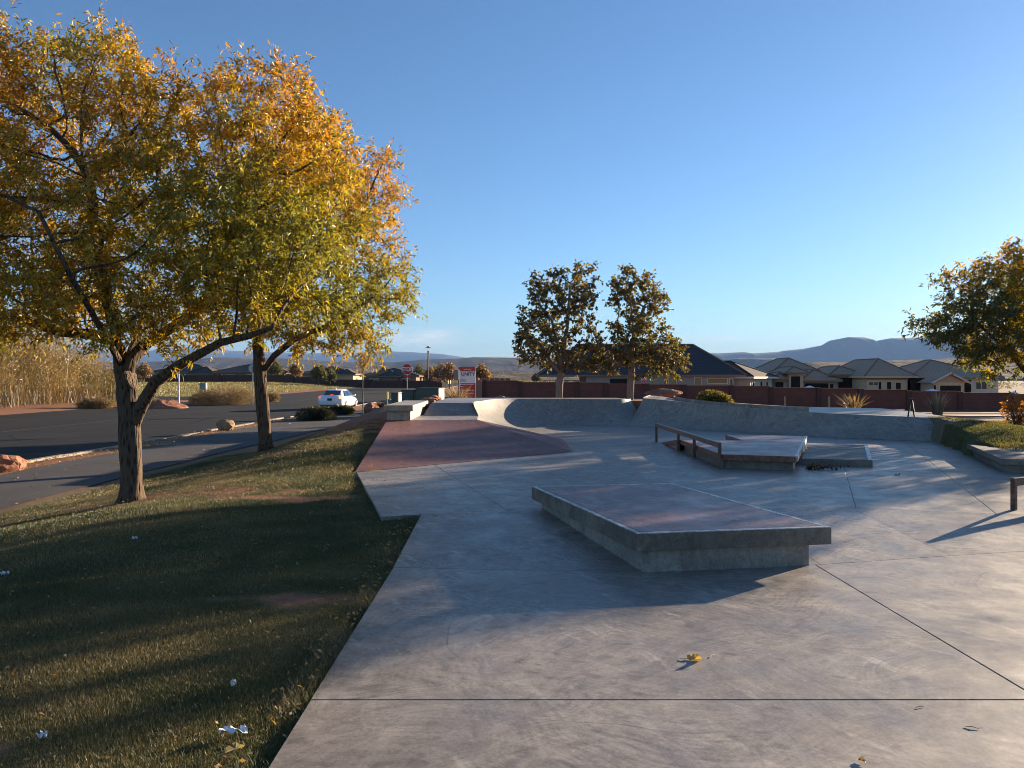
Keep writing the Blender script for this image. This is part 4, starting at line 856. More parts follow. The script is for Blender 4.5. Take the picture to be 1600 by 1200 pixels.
# dry clumps scattered along the far verge, and lawn
def blades(name, n, xr, yr, hgt, wid, ca, cb, wfun, label, lean=.5, cat='grass'):
    x = RNG.uniform(*xr, n); u = RNG.random(n); y = yr[0]+(yr[1]-yr[0])*u; keep = RNG.random(n) < wfun(x, y); x, y = x[keep], y[keep]; n = len(x)
    z = gz(x, y); a_ = RNG.uniform(0, 6.28, n); sc = .55+.045*np.hypot(x, y); h_ = hgt*(.45+.75*RNG.random(n))*(1+.35*vnoise(x, y, 1.1, 6)); w_ = wid*sc
    P = np.stack([x, y, z-.005], 1); s_ = np.stack([np.cos(a_), np.sin(a_), 0*a_], 1)*w_[:, None]; b_ = RNG.uniform(0, 6.28, n); ln_ = lean*h_*RNG.random(n)*1.4
    tip = P+np.stack([np.cos(b_)*ln_, np.sin(b_)*ln_, h_], 1)
    V = np.stack([P-s_, P+s_, tip], 1).reshape(-1, 3); pt = np.clip(.5+.6*vnoise(x, y, .9, 12)+.4*vnoise(x, y, 3.1, 13)+RNG.normal(size=n)*.25, 0, 1)
    c = lerpc(ca, cb, pt)*(.65+.7*RNG.random((n, 1)))
    o = np_mesh(name, V, np.arange(3*n).reshape(-1, 3), 'grass_blade', None, np.repeat(c, 3, 0)); return tag(o, label, cat, kind='stuff')
ga, gb = (.042, .063, .017), (.19, .157, .074)
def edgeL(x, y): return (x < np.where(y < 8.9, -1.075, np.where(y < 13, -1.45-(y-8.8)*.285, -2.72-.09*(y-13))))
wl_ = lambda x, y: lawnw(x, y)*(1-.93*dirtw(x, y))*edgeL(x, y)
blades('lawn_grass', 330000, (-4.6,-1.05), (2.4,6.6), .024, .0026, ga, gb, wl_, 'short patchy green lawn grass nearest the camera')
blades('lawn_grass', 260000, (-8.0,-1.05), (6.6,13.2), .027, .0036, ga, gb, wl_, 'short lawn grass around the big ash tree')
blades('lawn_grass', 90000, (-8.0,-2.5), (13.2,21), .033, .0065, ga, gb, wl_, 'shaded lawn grass sloping beside the red bank')
blades('lawn_grass', 110000, (8.6,17), (12,25), .05, .0075, (.06,.075,.018), (.20,.17,.06), lambda x, y: lawnw(x, y)*~inpoly(x, y, [(a_+.25*(1 if a_ > 4 else 0), b_) for a_, b_ in PLAZA_MASK])*(1-((x < 9.5) & (y < 14))*1.0), 'sunlit lawn grass behind the low ledge at right')
blades('field_grass', 90000, (-95,-31.5), (66,170), .20, .009, (.13,.135,.04), (.27,.22,.09), lambda x, y: sstep(31, 35, -x)*sstep(66, 74, y)*(1-((y > 74)*(y < 85)))*.9, 'dry green field across the street')
# leaf litter on the verge strip and lawn
def litter(n, xr, yr, label, size=.05):
    x = RNG.uniform(*xr, n); y = RNG.uniform(*yr, n); P = np.stack([x, y, gz(x, y)+.03+.02*RNG.random(n)], 1); D_ = RNG.normal(size=(n, 3))*np.array([1, 1, .25])
    o = leaf_mesh('leaf_litter', P, D_, np.full(n, size)*(.6+.8*RNG.random(n)), np.full(n, size*.5), lerpc((.15,.10,.05), (.32,.22,.09), RNG.random(n)), 'leaf'); tag(o, label, 'leaves', kind='stuff')
litter(1500, (-12.1,-11.0), (10,40), 'fallen leaves on the strip between path and kerb', .06)
litter(130, (-11,-8), (10,40), 'fallen yellow leaves scattered on the path', .06)
litter(1500, (-7.6,-1.1), (2.8,16), 'fallen leaves scattered on the lawn', .032)
litter(170, (-1.3,-1.07), (2.6,9), 'dead leaves caught along the slab edge', .04)
blades('edge_grass', 26000, (-1.22,-1.03), (2.4,8.9), .055, .0028, ga, (.24,.19,.10), lambda x, y: np.clip(.35+.8*vnoise(x, y, 2.2, 41), 0, 1), 'longer ragged grass overhanging the slab edge', 1.0)

# --- rocks
def rock(name, base, size, label, mat, seed, rz=0, cat='boulder'):
    b = bmesh.new(); bmesh.ops.create_icosphere(b, subdivisions=3, radius=1); rng = np.random.default_rng(seed); k = rng.normal(size=(9, 3)); k = norm(k); off = rng.uniform(.62, .95, 9)
    for v in b.verts:
        c = np.array(v.co)
        for kk, of in zip(k, off):
            d_ = c@kk
            if d_ > of: c = c-kk*(d_-of)*.9
        v.co = Vector(c*(1+.05*rng.normal()))
        v.co.x *= size[0]; v.co.y *= size[1]; v.co.z *= size[2]
    o = bm_obj(name, b, mat); o.location = (base[0], base[1], base[2]+size[2]*.55); o.rotation_euler = (0, 0, rz); return tag(o, label, cat)
g = at(372,674,-.4); rock('boulder', (-11.55, 31, gz1(-11.55, 31)), (.42,.34,.30), 'tan boulder on the kerb strip beyond the big tree trunk', 'tan_rock', 3)
rock('boulder', (-11.6, 17.4, gz1(-11.6, 17.4)), (.50,.4,.26), 'low red boulder at the left edge by the kerb', 'red_rock', 4, .4)
v = pd(1036,624,30.2); rock('boulder', (v.x, v.y, .98), (.78,.45,.20), 'flat reddish boulder lying behind the long quarter pipe', 'red_rock', 5, .1)
v = pd(783,619,46); rock('boulder', (v.x, v.y, gz1(v.x, v.y)), (.6,.5,.42), 'grey pale stone at the foot of the block wall', 'tan_rock', 6)
for k, (x_, y_) in enumerate(((-2.72,23.6),(-2.68,24.5),(-2.75,25.5),(-2.7,26.7),(-2.8,27.8))): rock('edge_stone', (x_, y_, gz1(x_, y_)+.05), (.22,.3,.10+.02*(k % 2)), ('nearest','second nearest','middle','second farthest','farthest')[k]+' of the five flat pink edging stones beside the deck', 'red_rock', 20+k, k, 'stone')['group'] = 'edging stones along the deck'
for k, (px, d) in enumerate(((592,45),(604,46.5),(580,47))): x_ = (px-800)/F*d; rock('boulder', (x_, d, gz1(x_, d)), (.6,.5,.3+.05*k), ('low red boulder just left of the ledge block','reddish rubble boulder below the yellow marker','small red boulder next to the white car')[k], 'red_rock', 30+k, k)
x_ = (256-800)/F*58; b = bmesh.new(); bmesh.ops.create_icosphere(b, subdivisions=4, radius=1)
for v in b.verts:
    q = vnoise(v.co.x*2, v.co.y*2+v.co.z, 1.3, 3); q2 = vnoise(v.co.x*7, v.co.y*7+v.co.z*5, 1.3, 5); v.co = Vector((v.co.x*1.7*(1+.2*q), v.co.y*1.3, max(-.1, v.co.z)*.55*(1+.4*float(q)+.35*float(q2))*(1-.55*abs(v.co.x))))
o = bm_obj('dirt_pile', b, 'red_rock', None, True); o.location = (x_, 58, gz1(x_, 58)); tag(o, 'heap of red dirt beside the street name sign', 'dirt pile')

# ================================================================ wall and houses
wall = empty('block_wall', (0, 70, 0)); tag(wall, 'long red block garden wall stepping down across the background', 'wall')
wp = [(757,595.5),(813,598),(902,598.5),(947,600.5),(1010,601.5),(1069,603),(1143,604),(1205,606.5),(1279,607.5),(1345,609.5),(1420,612),(1500,614.5),(1580,616.5),(1680,620),(1800,624)]
for k, ((p0, y0_), (p1, y1_)) in enumerate(zip(wp[:-1], wp[1:])):
    a_, b_ = pd(p0, y0_, 68+.02*k*5), pd(p1, (y0_+.6), 68+.02*(k+1)*5); zt_ = a_.z; wd = (b_-a_).length; hgt = 1.75+.25*(k < 1)
    me = MB(); dz_ = Vector((0, .2, 0)); q = [Vector((a_.x+.2, a_.y, zt_-hgt)), Vector((b_.x-.2, b_.y, zt_-hgt)), Vector((b_.x-.2, b_.y, zt_)), Vector((a_.x+.2, a_.y, zt_))]
    me.poly(q, rectuv(wd, hgt)); me.poly([q[3], q[2], q[2]+dz_, q[3]+dz_], rectuv(wd, .2)); me.poly([q[1]+dz_, q[0]+dz_, q[3]+dz_, q[2]+dz_], rectuv(wd, hgt)); me.poly([q[0], q[3], q[3]+dz_, q[0]+dz_], rectuv(.2, hgt)); me.poly([q[2], q[1], q[1]+dz_, q[2]+dz_], rectuv(.2, hgt))
    kid(me.build('panel', 'block_wall'), wall); kid(MB().box(((a_.x+b_.x)/2, a_.y+.1, zt_+.03), (wd-.45, .26, .06)).build('cap', 'wall_cap'), wall)
    kid(MB().box((a_.x, a_.y+.1, zt_-hgt/2+.06), (.42, .46, hgt+.14), 0).build('pilaster', 'block_wall'), wall)
# return of the wall running away along the street, its sunlight put into a lighter orange
ret = empty('block_wall', (-3, 70, 0)); tag(ret, 'sunlit orange block wall return with round capped pilasters beside the sign board', 'wall')
a_ = pd(757,594,67.6); b_ = pd(744,594,75)
kid(MB().prism([(a_.x-.24,a_.y-.1),(a_.x-.21,a_.y+.3),(b_.x+.15,b_.y),(b_.x-.25,b_.y)], a_.z-2.1, a_.z).build('panel', 'sunlit_wall_end'), ret)
for k in range(7):
    p = pd(745+k*8, 593.5, 74+k*2.2); kid(MB().tube([(p.x,p.y,p.z-1.9),(p.x,p.y,p.z+.02),(p.x,p.y,p.z+.16),(p.x,p.y,p.z+.2)], [.26,.26,.26,.16], 10).build('pilaster', 'sunlit_wall_end'), ret)

def window(root, c, w_, h_, nrm, mat='glass', frame='white_trim', bars=0):
    """window set on a wall: c centre on the wall plane, nrm outward"""
    n = Vector((nrm[0], nrm[1], 0)).normalized(); s_ = Vector((-n.y, n.x, 0)); c = Vector(c); rz = math.atan2(s_.y, s_.x); up = Vector((0, 0, 1))
    pane = kid(MB().box(c+n*.012, (w_, .03, h_), rz).build('window', mat), root); m_ = MB(); t_ = .07
    for sg in (-1, 1): m_.box(c+n*.03+s_*sg*(w_/2+t_/2), (t_, .08, h_+2*t_), rz); m_.box(c+n*.03+up*sg*(h_/2+t_/2), (w_, .078, t_), rz)
    for k in range(bars): m_.box(c+n*.032+s_*(w_*((k+1)/(bars+1)-.5)), (.05, .06, h_), rz)
    f = m_.build('frame', frame); f.parent = pane
    return pane
def opening(root, c, w_, h_, nrm, name='doorway', mat='inside_shade', frame=None):
    n = Vector((nrm[0], nrm[1], 0)).normalized(); s_ = Vector((-n.y, n.x, 0)); c = Vector(c); rz = math.atan2(s_.y, s_.x)
    return kid(MB().box(c+n*.006, (w_, .05, h_), rz).build(name, mat), root)  # flat dark panel on the solid wall, standing for the shaded interior
def hip(root, cx, cy, w_, dpt, rz, ze, rise, mat, over=.55, ridge=None, name='roof', fascia='white_trim', gable=False):
    """hip roof centred at cx,cy; w_ along local x"""
    W2_, D2 = w_/2+over, dpt/2+over; M = Matrix.Translation((cx, cy, ze)) @ Matrix.Rotation(rz, 4, 'Z'); r_ = (W2_-D2 if ridge is None else ridge/2) if W2_ > D2 else 0
    ry = 0 if W2_ > D2 else D2-W2_
    if gable: r_ = W2_; ry = 0
    c = [(-W2_,-D2,0),(W2_,-D2,0),(W2_,D2,0),(-W2_,D2,0)]; a_, b_ = (-r_, -ry, rise), (r_, ry, rise)
    if W2_ <= D2: a_, b_ = (0, -ry, rise), (0, ry, rise)
    T_ = lambda q: M @ Vector(q); m_ = MB(); sl = math.hypot(D2, rise)
    if W2_ > D2 or gable: faces = [([c[0], c[1], b_, a_], [(0,0),(2*W2_,0),(W2_+r_,sl),(W2_-r_,sl)]), ([c[2], c[3], a_, b_], [(0,0),(2*W2_,0),(W2_+r_,sl),(W2_-r_,sl)]), ([c[1], c[2], b_], [(0,0),(2*D2,0),(D2,sl)]), ([c[3], c[0], a_], [(0,0),(2*D2,0),(D2,sl)])]
    else: faces = [([c[0], c[1], a_], [(0,0),(2*W2_,0),(W2_,sl)]), ([c[1], c[2], b_, a_], [(0,0),(2*D2,0),(D2+ry,sl),(D2-ry,sl)]), ([c[2], c[3], b_], [(0,0),(2*W2_,0),(W2_,sl)]), ([c[3], c[0], a_, b_], [(0,0),(2*D2,0),(D2+ry,sl),(D2-ry,sl)])]
    for f, u in faces: m_.poly([T_(q) for q in f], u)
    m_.poly([T_(q) for q in reversed(c)], [(0, 0)]*4)
    rf = kid(m_.build(name, mat), root)
    fm = MB()
    for i in range(4):
        p, q = T_(c[i]), T_(c[(i+1) % 4]); mid = (p+q)/2; fm.box((mid.x, mid.y, mid.z-.10), ((q-p).length-.02*(i % 2), .05, .2), math.atan2((q-p).y, (q-p).x))
    kid(fm.build('fascia', fascia), root)
    rc = MB(); rc.tube([T_(a_)+Vector((0, 0, .02)), T_(b_)+Vector((0, 0, .02))] if (Vector(a_)-Vector(b_)).length > .1 else [T_(a_), T_(a_)+Vector((.1, 0, 0))], .09, 5)
    ends = ((0, a_), (3, a_), (1, b_), (2, b_)) if (W2_ > D2) else ((0, a_), (1, a_), (2, b_), (3, b_))
    if not gable:
        for i, e_ in ends: rc.tube([T_(c[i])+Vector((0, 0, .02)), T_(e_)+Vector((0, 0, .02))], .09, 5)
    kid(rc.build('ridge_cap', 'roof_grey' if mat != 'roof_brown' else 'roof_brown'), root)
    return M
def body(root, cx, cy, w_, dpt, rz, z0, ze, mat, name='wall'):
    return kid(MB().box((cx, cy, (z0+ze)/2), (w_, dpt, ze-z0), rz).build(name, mat), root)
# dark roofed house behind the wall
D1 = 84; X = lambda px, d=D1: (px-800)/F*d; ZZ = lambda py, d=D1: CAMZ-(py-HOR)/F*d
h1 = empty('house', (X(1040), D1, -.4)); tag(h1, 'grey stucco house with a big charcoal hip roof behind the wall', 'house')
xl, xr = X(916), X(1168); ze = ZZ(585.5); body(h1, (xl+X(1146))/2, D1+4.4, X(1146)-xl, 8.8, 0, -.8, ze, 'stucco_grey'); body(h1, X(1120), D1+12, X(1196)-X(1050), 8, 0, -.8, ze-.1, 'stucco_brown', 'rear_wall'); hip(h1, X(1122), D1+12, X(1190)-X(1045), 8.4, 0, ze-.09, ZZ(547, D1+12)-ze, 'roof_brown', .6, fascia='stucco_brown', name='rear_roof')
hip(h1, X(1000)+.2, D1+4.4, X(1153)-X(847), 8.2, 0, ze, ZZ(538.5, D1+4.4)-ze, 'roof_charcoal', .6, fascia='stucco_brown')
for (p0, p1, ya, yb, mt) in ((1045,1056,588,602,'glass_gold'),(1085.5,1095.5,590.5,602.5,'glass_gold'),(1106,1136,591.5,598.5,'glass_gold'),(1140.5,1144.5,592,604.5,'glass')):
    window(h1, (X((p0+p1)/2), D1, ZZ((ya+yb)/2)), X(p1)-X(p0), (yb-ya)/F*D1, (0, -1), mt, 'house_wrap')
opening(h1, (X(970), D1, .6), 2.4, 2.2, (0, -1))
# its angled sunlit wing
wc = Vector((X(1192, 91), 91.5)); nw = Vector((.80, -.60)); rzw = math.atan2(nw.x, -nw.y)  # local -y faces nw
sw = Vector((-nw.y, nw.x)); wl0 = 7.6
cw = wc-nw*5; body(h1, cw.x, cw.y, wl0, 10, rzw, -.9, ZZ(589, 91), 'house_wrap', 'wing_wall')
hip(h1, cw.x, cw.y, wl0, 10, rzw, ZZ(589, 91)+.02, 1.9, 'roof_brown', .6)
for u_, w_, h_, zc_ in ((-2.9,.55,1.2,.9),(-.2,.8,1.25,.95),(1.9,.8,.7,1.15)): window(h1, (wc.x+sw.x*u_, wc.y+sw.y*u_, zc_-.2), w_, h_, nw, 'glass')
# two unfinished houses
D2_ = 98; X = lambda px, d=D2_: (px-800)/F*d; ZZ = lambda py, d=D2_: CAMZ-(py-HOR)/F*d
h2 = empty('house', (X(1270), D2_, -.8)); tag(h2, 'unfinished house with stepped grey roofs and open dark garage behind the wall', 'house')
def blockh(root, p0, p1, pe, dep, mat, rmat, ppk, d, dy=0., over=.5, z0=-1.4, fas='stucco_brown', gable=False):
    cx = (X(p0, d)+X(p1, d))/2; w_ = X(p1, d)-X(p0, d); ze_ = ZZ(pe, d); body(root, cx, d+dep/2, w_, dep, 0, z0, ze_, mat); hip(root, cx, d+dep/2, w_, dep, 0, ze_+.012, ZZ(ppk, d+(dep/2 if not gable else 0))-ze_, rmat, over, fascia=fas, gable=gable)
blockh(h2, 1200, 1300, 590, 13, 'stucco_grey', 'roof_grey', 560.5, 101)
blockh(h2, 1211, 1238, 592, 5, 'stucco_tan', 'roof_grey', 582, 95.6)
blockh(h2, 1233, 1255, 582, 6, 'osb', 'roof_grey', 573.5, 95)
blockh(h2, 1255, 1308, 594.5, 7, 'stucco_tan', 'roof_grey', 578, 96.4)
blockh(h2, 1300, 1341, 585, 8, 'stucco_tan', 'roof_grey', 572.5, 97)
for (p0, p1, ya, yb, d) in ((1211.5,1224,597,607,95.6),(1236,1250,588,607,95),(1257,1294,599,607.5,96.4),(1297,1302,600,607,96.4),(1310,1336,590,607.5,97)):
    opening(h2, ((X(p0, d)+X(p1, d))/2, d, (ZZ(ya, d)+ZZ(yb+4, d))/2), X(p1, d)-X(p0, d), ZZ(ya, d)-ZZ(yb+4, d), (0, -1), 'garage_opening' if p1-p0 > 20 else 'doorway')
kid(MB().box((X(1346), 97, -.3), (1.6, .1, 2.2)).build('window', 'glass'), h2)
h3 = empty('house', (X(1410), 92, -.9)); tag(h3, 'unfinished house with bare sheathing walls and a front gable behind the wall', 'house')
blockh(h3, 1354, 1424, 588, 12, 'osb', 'roof_grey', 562, 93, z0=-1.6, fas='osb')
blockh(h3, 1424, 1560, 590, 12, 'house_wrap', 'roof_grey', 563, 95, z0=-1.6, fas='stucco_brown')
cx = (X(1456,90)+X(1508,90))/2; body(h3, cx, 93, X(1505,90)-X(1459,90), 6, 0, -1.7, ZZ(597,90), 'osb')
m = MB(); g0, g1, gz0, gz1_ = X(1452,90), X(1513,90), ZZ(597.5,90), ZZ(582.5,90)
m.poly([(g0+.4, 89.98, gz0), (g1-.4, 89.98, gz0), (cx, 89.98, gz1_-.12)]); kid(m.build('gable', 'stucco_tan'), h3)
m = MB(); m.poly([(g0, 89.5, gz0-.05), (cx, 89.5, gz1_), (cx, 97, gz1_), (g0, 97, gz0-.05)], rectuv(5, 7)); m.poly([(cx, 89.5, gz1_), (g1, 89.5, gz0-.05), (g1, 97, gz0-.05), (cx, 97, gz1_)], rectuv(5, 7)); kid(m.build('roof', 'roof_grey'), h3)
for s_ in (0, 1):
    p, q = ((g0, 89.46, gz0-.1), (cx, 89.46, gz1_-.05))[::1] if s_ == 0 else ((cx, 89.46, gz1_-.05), (g1, 89.46, gz0-.1)); kid(MB().tube([p, q], .11, 4).build('barge_board', 'house_wrap'), h3)
kid(MB().box((X(1387,93), 92.97, ZZ(590.5,93)), (X(1420,93)-X(1355,93), .04, .42)).build('wood_band', 'wood_band'), h3)
for (p0, p1, ya, yb, d, nm) in ((1373,1376.5,597,610,93,'doorway'),(1386,1392,597,610,93,'doorway'),(1400,1407,598,610,93,'doorway'),(1422,1448,590,612,92.97,'garage_opening'),(1459,1462,602,612,90,'doorway'),(1469,1501,602.5,612,90,'garage_opening'),(1507,1517,594,614,95,'doorway')):
    opening(h3, ((X(p0, d)+X(p1, d))/2, d-.02, (ZZ(ya, d)+ZZ(yb, d))/2-.2), X(p1, d)-X(p0, d), ZZ(ya, d)-ZZ(yb, d)+.4, (0, -1), nm)
body(h3, X(1435,92.6), 94.2, X(1450,92.6)-X(1421,92.6), 2.4, 0, -1.6, ZZ(589,92.6), 'osb', 'porch_wall')
window(h3, (X(1364.5,93), 93, ZZ(599.5,93)), 1.1, .36, (0, -1), 'glass', 'house_wrap', 1); window(h3, (X(1533,95), 95, ZZ(602,95)), 1.3, .9, (0, -1), 'glass', 'white_trim', 1)
for (px, py, w_, lab) in ((1265,603,1.6,'white peaked canopy tent by the open garage'),(1457,608,1.6,'white peaked canopy tent below the front gable'),(1584,612,1.2,'white canopy tent beneath the right-hand tree')):
    p = pd(px, py, 82); o = MB(); c_ = [(-w_/2,-w_/2,0),(w_/2,-w_/2,0),(w_/2,w_/2,0),(-w_/2,w_/2,0)]; root = empty('canopy_tent', (p.x, p.y, p.z-2.1)); tag(root, lab, 'tent')
    m = MB()
    for i in range(4): m.poly([(c_[i][0], c_[i][1], 1.75), (c_[(i+1) % 4][0], c_[(i+1) % 4][1], 1.75), (0, 0, 2.15)]); m.poly([(c_[i][0], c_[i][1], 1.58), (c_[(i+1) % 4][0], c_[(i+1) % 4][1], 1.58), (c_[(i+1) % 4][0], c_[(i+1) % 4][1], 1.75), (c_[i][0], c_[i][1], 1.75)])
    m.build('canopy', 'white_canvas', root)
    for q in c_: MB().tube([(q[0]*.96, q[1]*.96, -.3), (q[0]*.96, q[1]*.96, 1.6)], .02, 4).build('leg', 'grey_metal', root)
# houses beyond the field
def farhouse(p0, p1, pe, ppk, d, lab, wm, rm, dep=12, wing=None):
    X_ = lambda px: (px-800)/F*d; z_ = lambda py: CAMZ-(py-HOR)/F*d; root = empty('house', (X_((p0+p1)/2), d, 1.2)); tag(root, lab, 'house')
    cx = (X_(p0)+X_(p1))/2; w_ = X_(p1)-X_(p0); body(root, cx, d+dep/2, w_, dep, 0, -.5, z_(pe), wm); hip(root, cx, d+dep/2, w_, dep, 0, z_(pe)+.012, z_(ppk)-z_(pe), rm, .7, fascia='stucco_brown')
    for k in range(3):
        u_ = p0+(p1-p0)*(.2+.3*k); window(root, (X_(u_), d, z_(pe)-1.15), 1.8, 1.1, (0, -1), 'glass', 'white_trim', 1)
    if wing: a_, b_, e_, k_ = wing; cx = (X_(a_)+X_(b_))/2; body(root, cx, d-1+4, X_(b_)-X_(a_), 8, 0, -.5, z_(e_), wm, 'wing_wall'); hip(root, cx, d+3, X_(b_)-X_(a_), 8, 0, z_(e_)+.012, z_(k_)-z_(e_), rm, .6, fascia='stucco_brown', name='wing_roof')
farhouse(338, 446, 581, 566, 172, 'dark roofed house left of the slim ash trunk beyond the field', 'stucco_brown', 'roof_brown', 14, (412, 446, 583, 573))
farhouse(235, 332, 582, 569, 178, 'brown house behind the street name sign beyond the field', 'stucco_tan', 'roof_brown', 12, (300, 336, 584, 573))
farhouse(470, 552, 584, 572, 176, 'house with tan side wall behind the yellow leaves beyond the field', 'stucco_tan', 'roof_brown', 12, (530, 553, 585, 577))
farhouse(568, 650, 587, 575, 160, 'low dark house directly behind the stop sign', 'stucco_brown', 'roof_brown', 12, (598, 622, 588, 580))
farhouse(150, 226, 583, 571, 186, 'brown roofed house partly hidden by the big trunk', 'stucco_tan', 'roof_brown', 12)
farhouse(660, 700, 590, 583, 250, 'small tan house at the far end of the street', 'stucco_tan', 'roof_brown', 12)
farhouse(380, 432, 574, 566, 262, 'second row house whose roof rises over the others', 'stucco_tan', 'roof_brown', 12)
fw = empty('block_wall', (-55, 158, 1)); tag(fw, 'low dark block wall along the far side of the field', 'wall')
for k in range(11):
    x0_, x1_ = -98+k*7.6, -98+(k+1)*7.6; zb_ = gz1((x0_+x1_)/2, 158)
    me = MB(); q = [Vector((x0_, 158, zb_-.3)), Vector((x1_-.02, 158, zb_-.3)), Vector((x1_-.02, 158, zb_+1.45)), Vector((x0_, 158, zb_+1.45))]; dz_ = Vector((0, .2, 0))
    me.poly(q, rectuv(7.6, 1.7)); me.poly([q[3], q[2], q[2]+dz_, q[3]+dz_], rectuv(7.6, .2)); me.poly([q[2], q[1], q[1]+dz_, q[2]+dz_], rectuv(.2, 1.7)); kid(me.build('panel', 'block_wall_dark'), fw)
    kid(MB().box((x0_, 158.1, zb_+.65), (.5, .5, 1.95)).build('pilaster', 'block_wall_dark'), fw)
# distant trees and brush around the far houses
DT = ((498,150,4.6,'olive tree in front of the tan far house'),(515,152,4.0,'pale green tree in front of the far wall'),(462,165,4.4,'autumn tree left of the tan far house'),(430,168,4.8,'dark green tree right of the slim trunk far away'),(690,150,5.2,'bare brownish tree along the far street'),(672,170,4.6,'russet tree behind the lamp post'),(702,140,5.0,'rust brown tree left of the sign board'),(752,120,4.2,'yellowing tree behind the sign board'),(655,190,5.5,'dark conifer like tree right of the stop sign'),(622,200,4.5,'green tree behind the low dark house'),(600,210,5.0,'bushy tree left of the stop sign far off'),(225,150,4.2,'orange tree seen under the big ash crown'),(838,230,4.0,'small tree on the plain left of the dark sycamore'),(680,230,6.0,'tall dark tree at the end of the street'))
for k, (px, d, h_, lab) in enumerate(DT):
    x_ = (px-800)/F*d; base = (x_, d, gz1(x_, d)-.1); root = empty('far_tree', base); tag(root, lab, 'tree', 'trees around the far houses')
    ca, cb = [((.06,.07,.025),(.14,.13,.05)), ((.20,.12,.055),(.30,.19,.08)), ((.16,.10,.07),(.23,.15,.10))][(0,0,1,0,2,2,2,1,0,0,0,1,0,0)[k]]
    lo = [(0,0,h_*.6,h_*.30,h_*.3,h_*.30),(h_*.18,0,h_*.5,h_*.22,h_*.2,h_*.22),(-h_*.18,.1,h_*.52,h_*.22,h_*.2,h_*.24),(.1,0,h_*.82,h_*.18,h_*.18,h_*.18)]; P = in_lobes(lo, 1500, RNG)
    MB().tube([(0, 0, 0), (.05, 0, h_*.4), (0, .05, h_*.75)], [.14, .10, .04], 6).build('trunk', 'bark', root)
    o = leaf_mesh('crown', P, RNG.normal(size=P.shape), np.full(len(P), .34), np.full(len(P), .20), lerpc(ca, cb, RNG.random(len(P)))*(.7+.6*RNG.random((len(P), 1))), 'leaf', root); o['kind'] = 'stuff'
n = 1500; x = RNG.uniform(-160, 260, n); y = RNG.uniform(210, 620, n); P = np.repeat(np.stack([x, y, gz(x, y)], 1), 14, 0)+RNG.normal(size=(n*14, 3))*np.array([.9, .9, .35])+np.array([0, 0, .5])
tag(leaf_mesh('scrub', P, RNG.normal(size=P.shape), np.full(len(P), .6), np.full(len(P), .4), lerpc((.09,.08,.04), (.19,.15,.085), RNG.random(len(P))), 'leaf'), 'dry desert scrub dotted over the plain', 'scrub', kind='stuff')
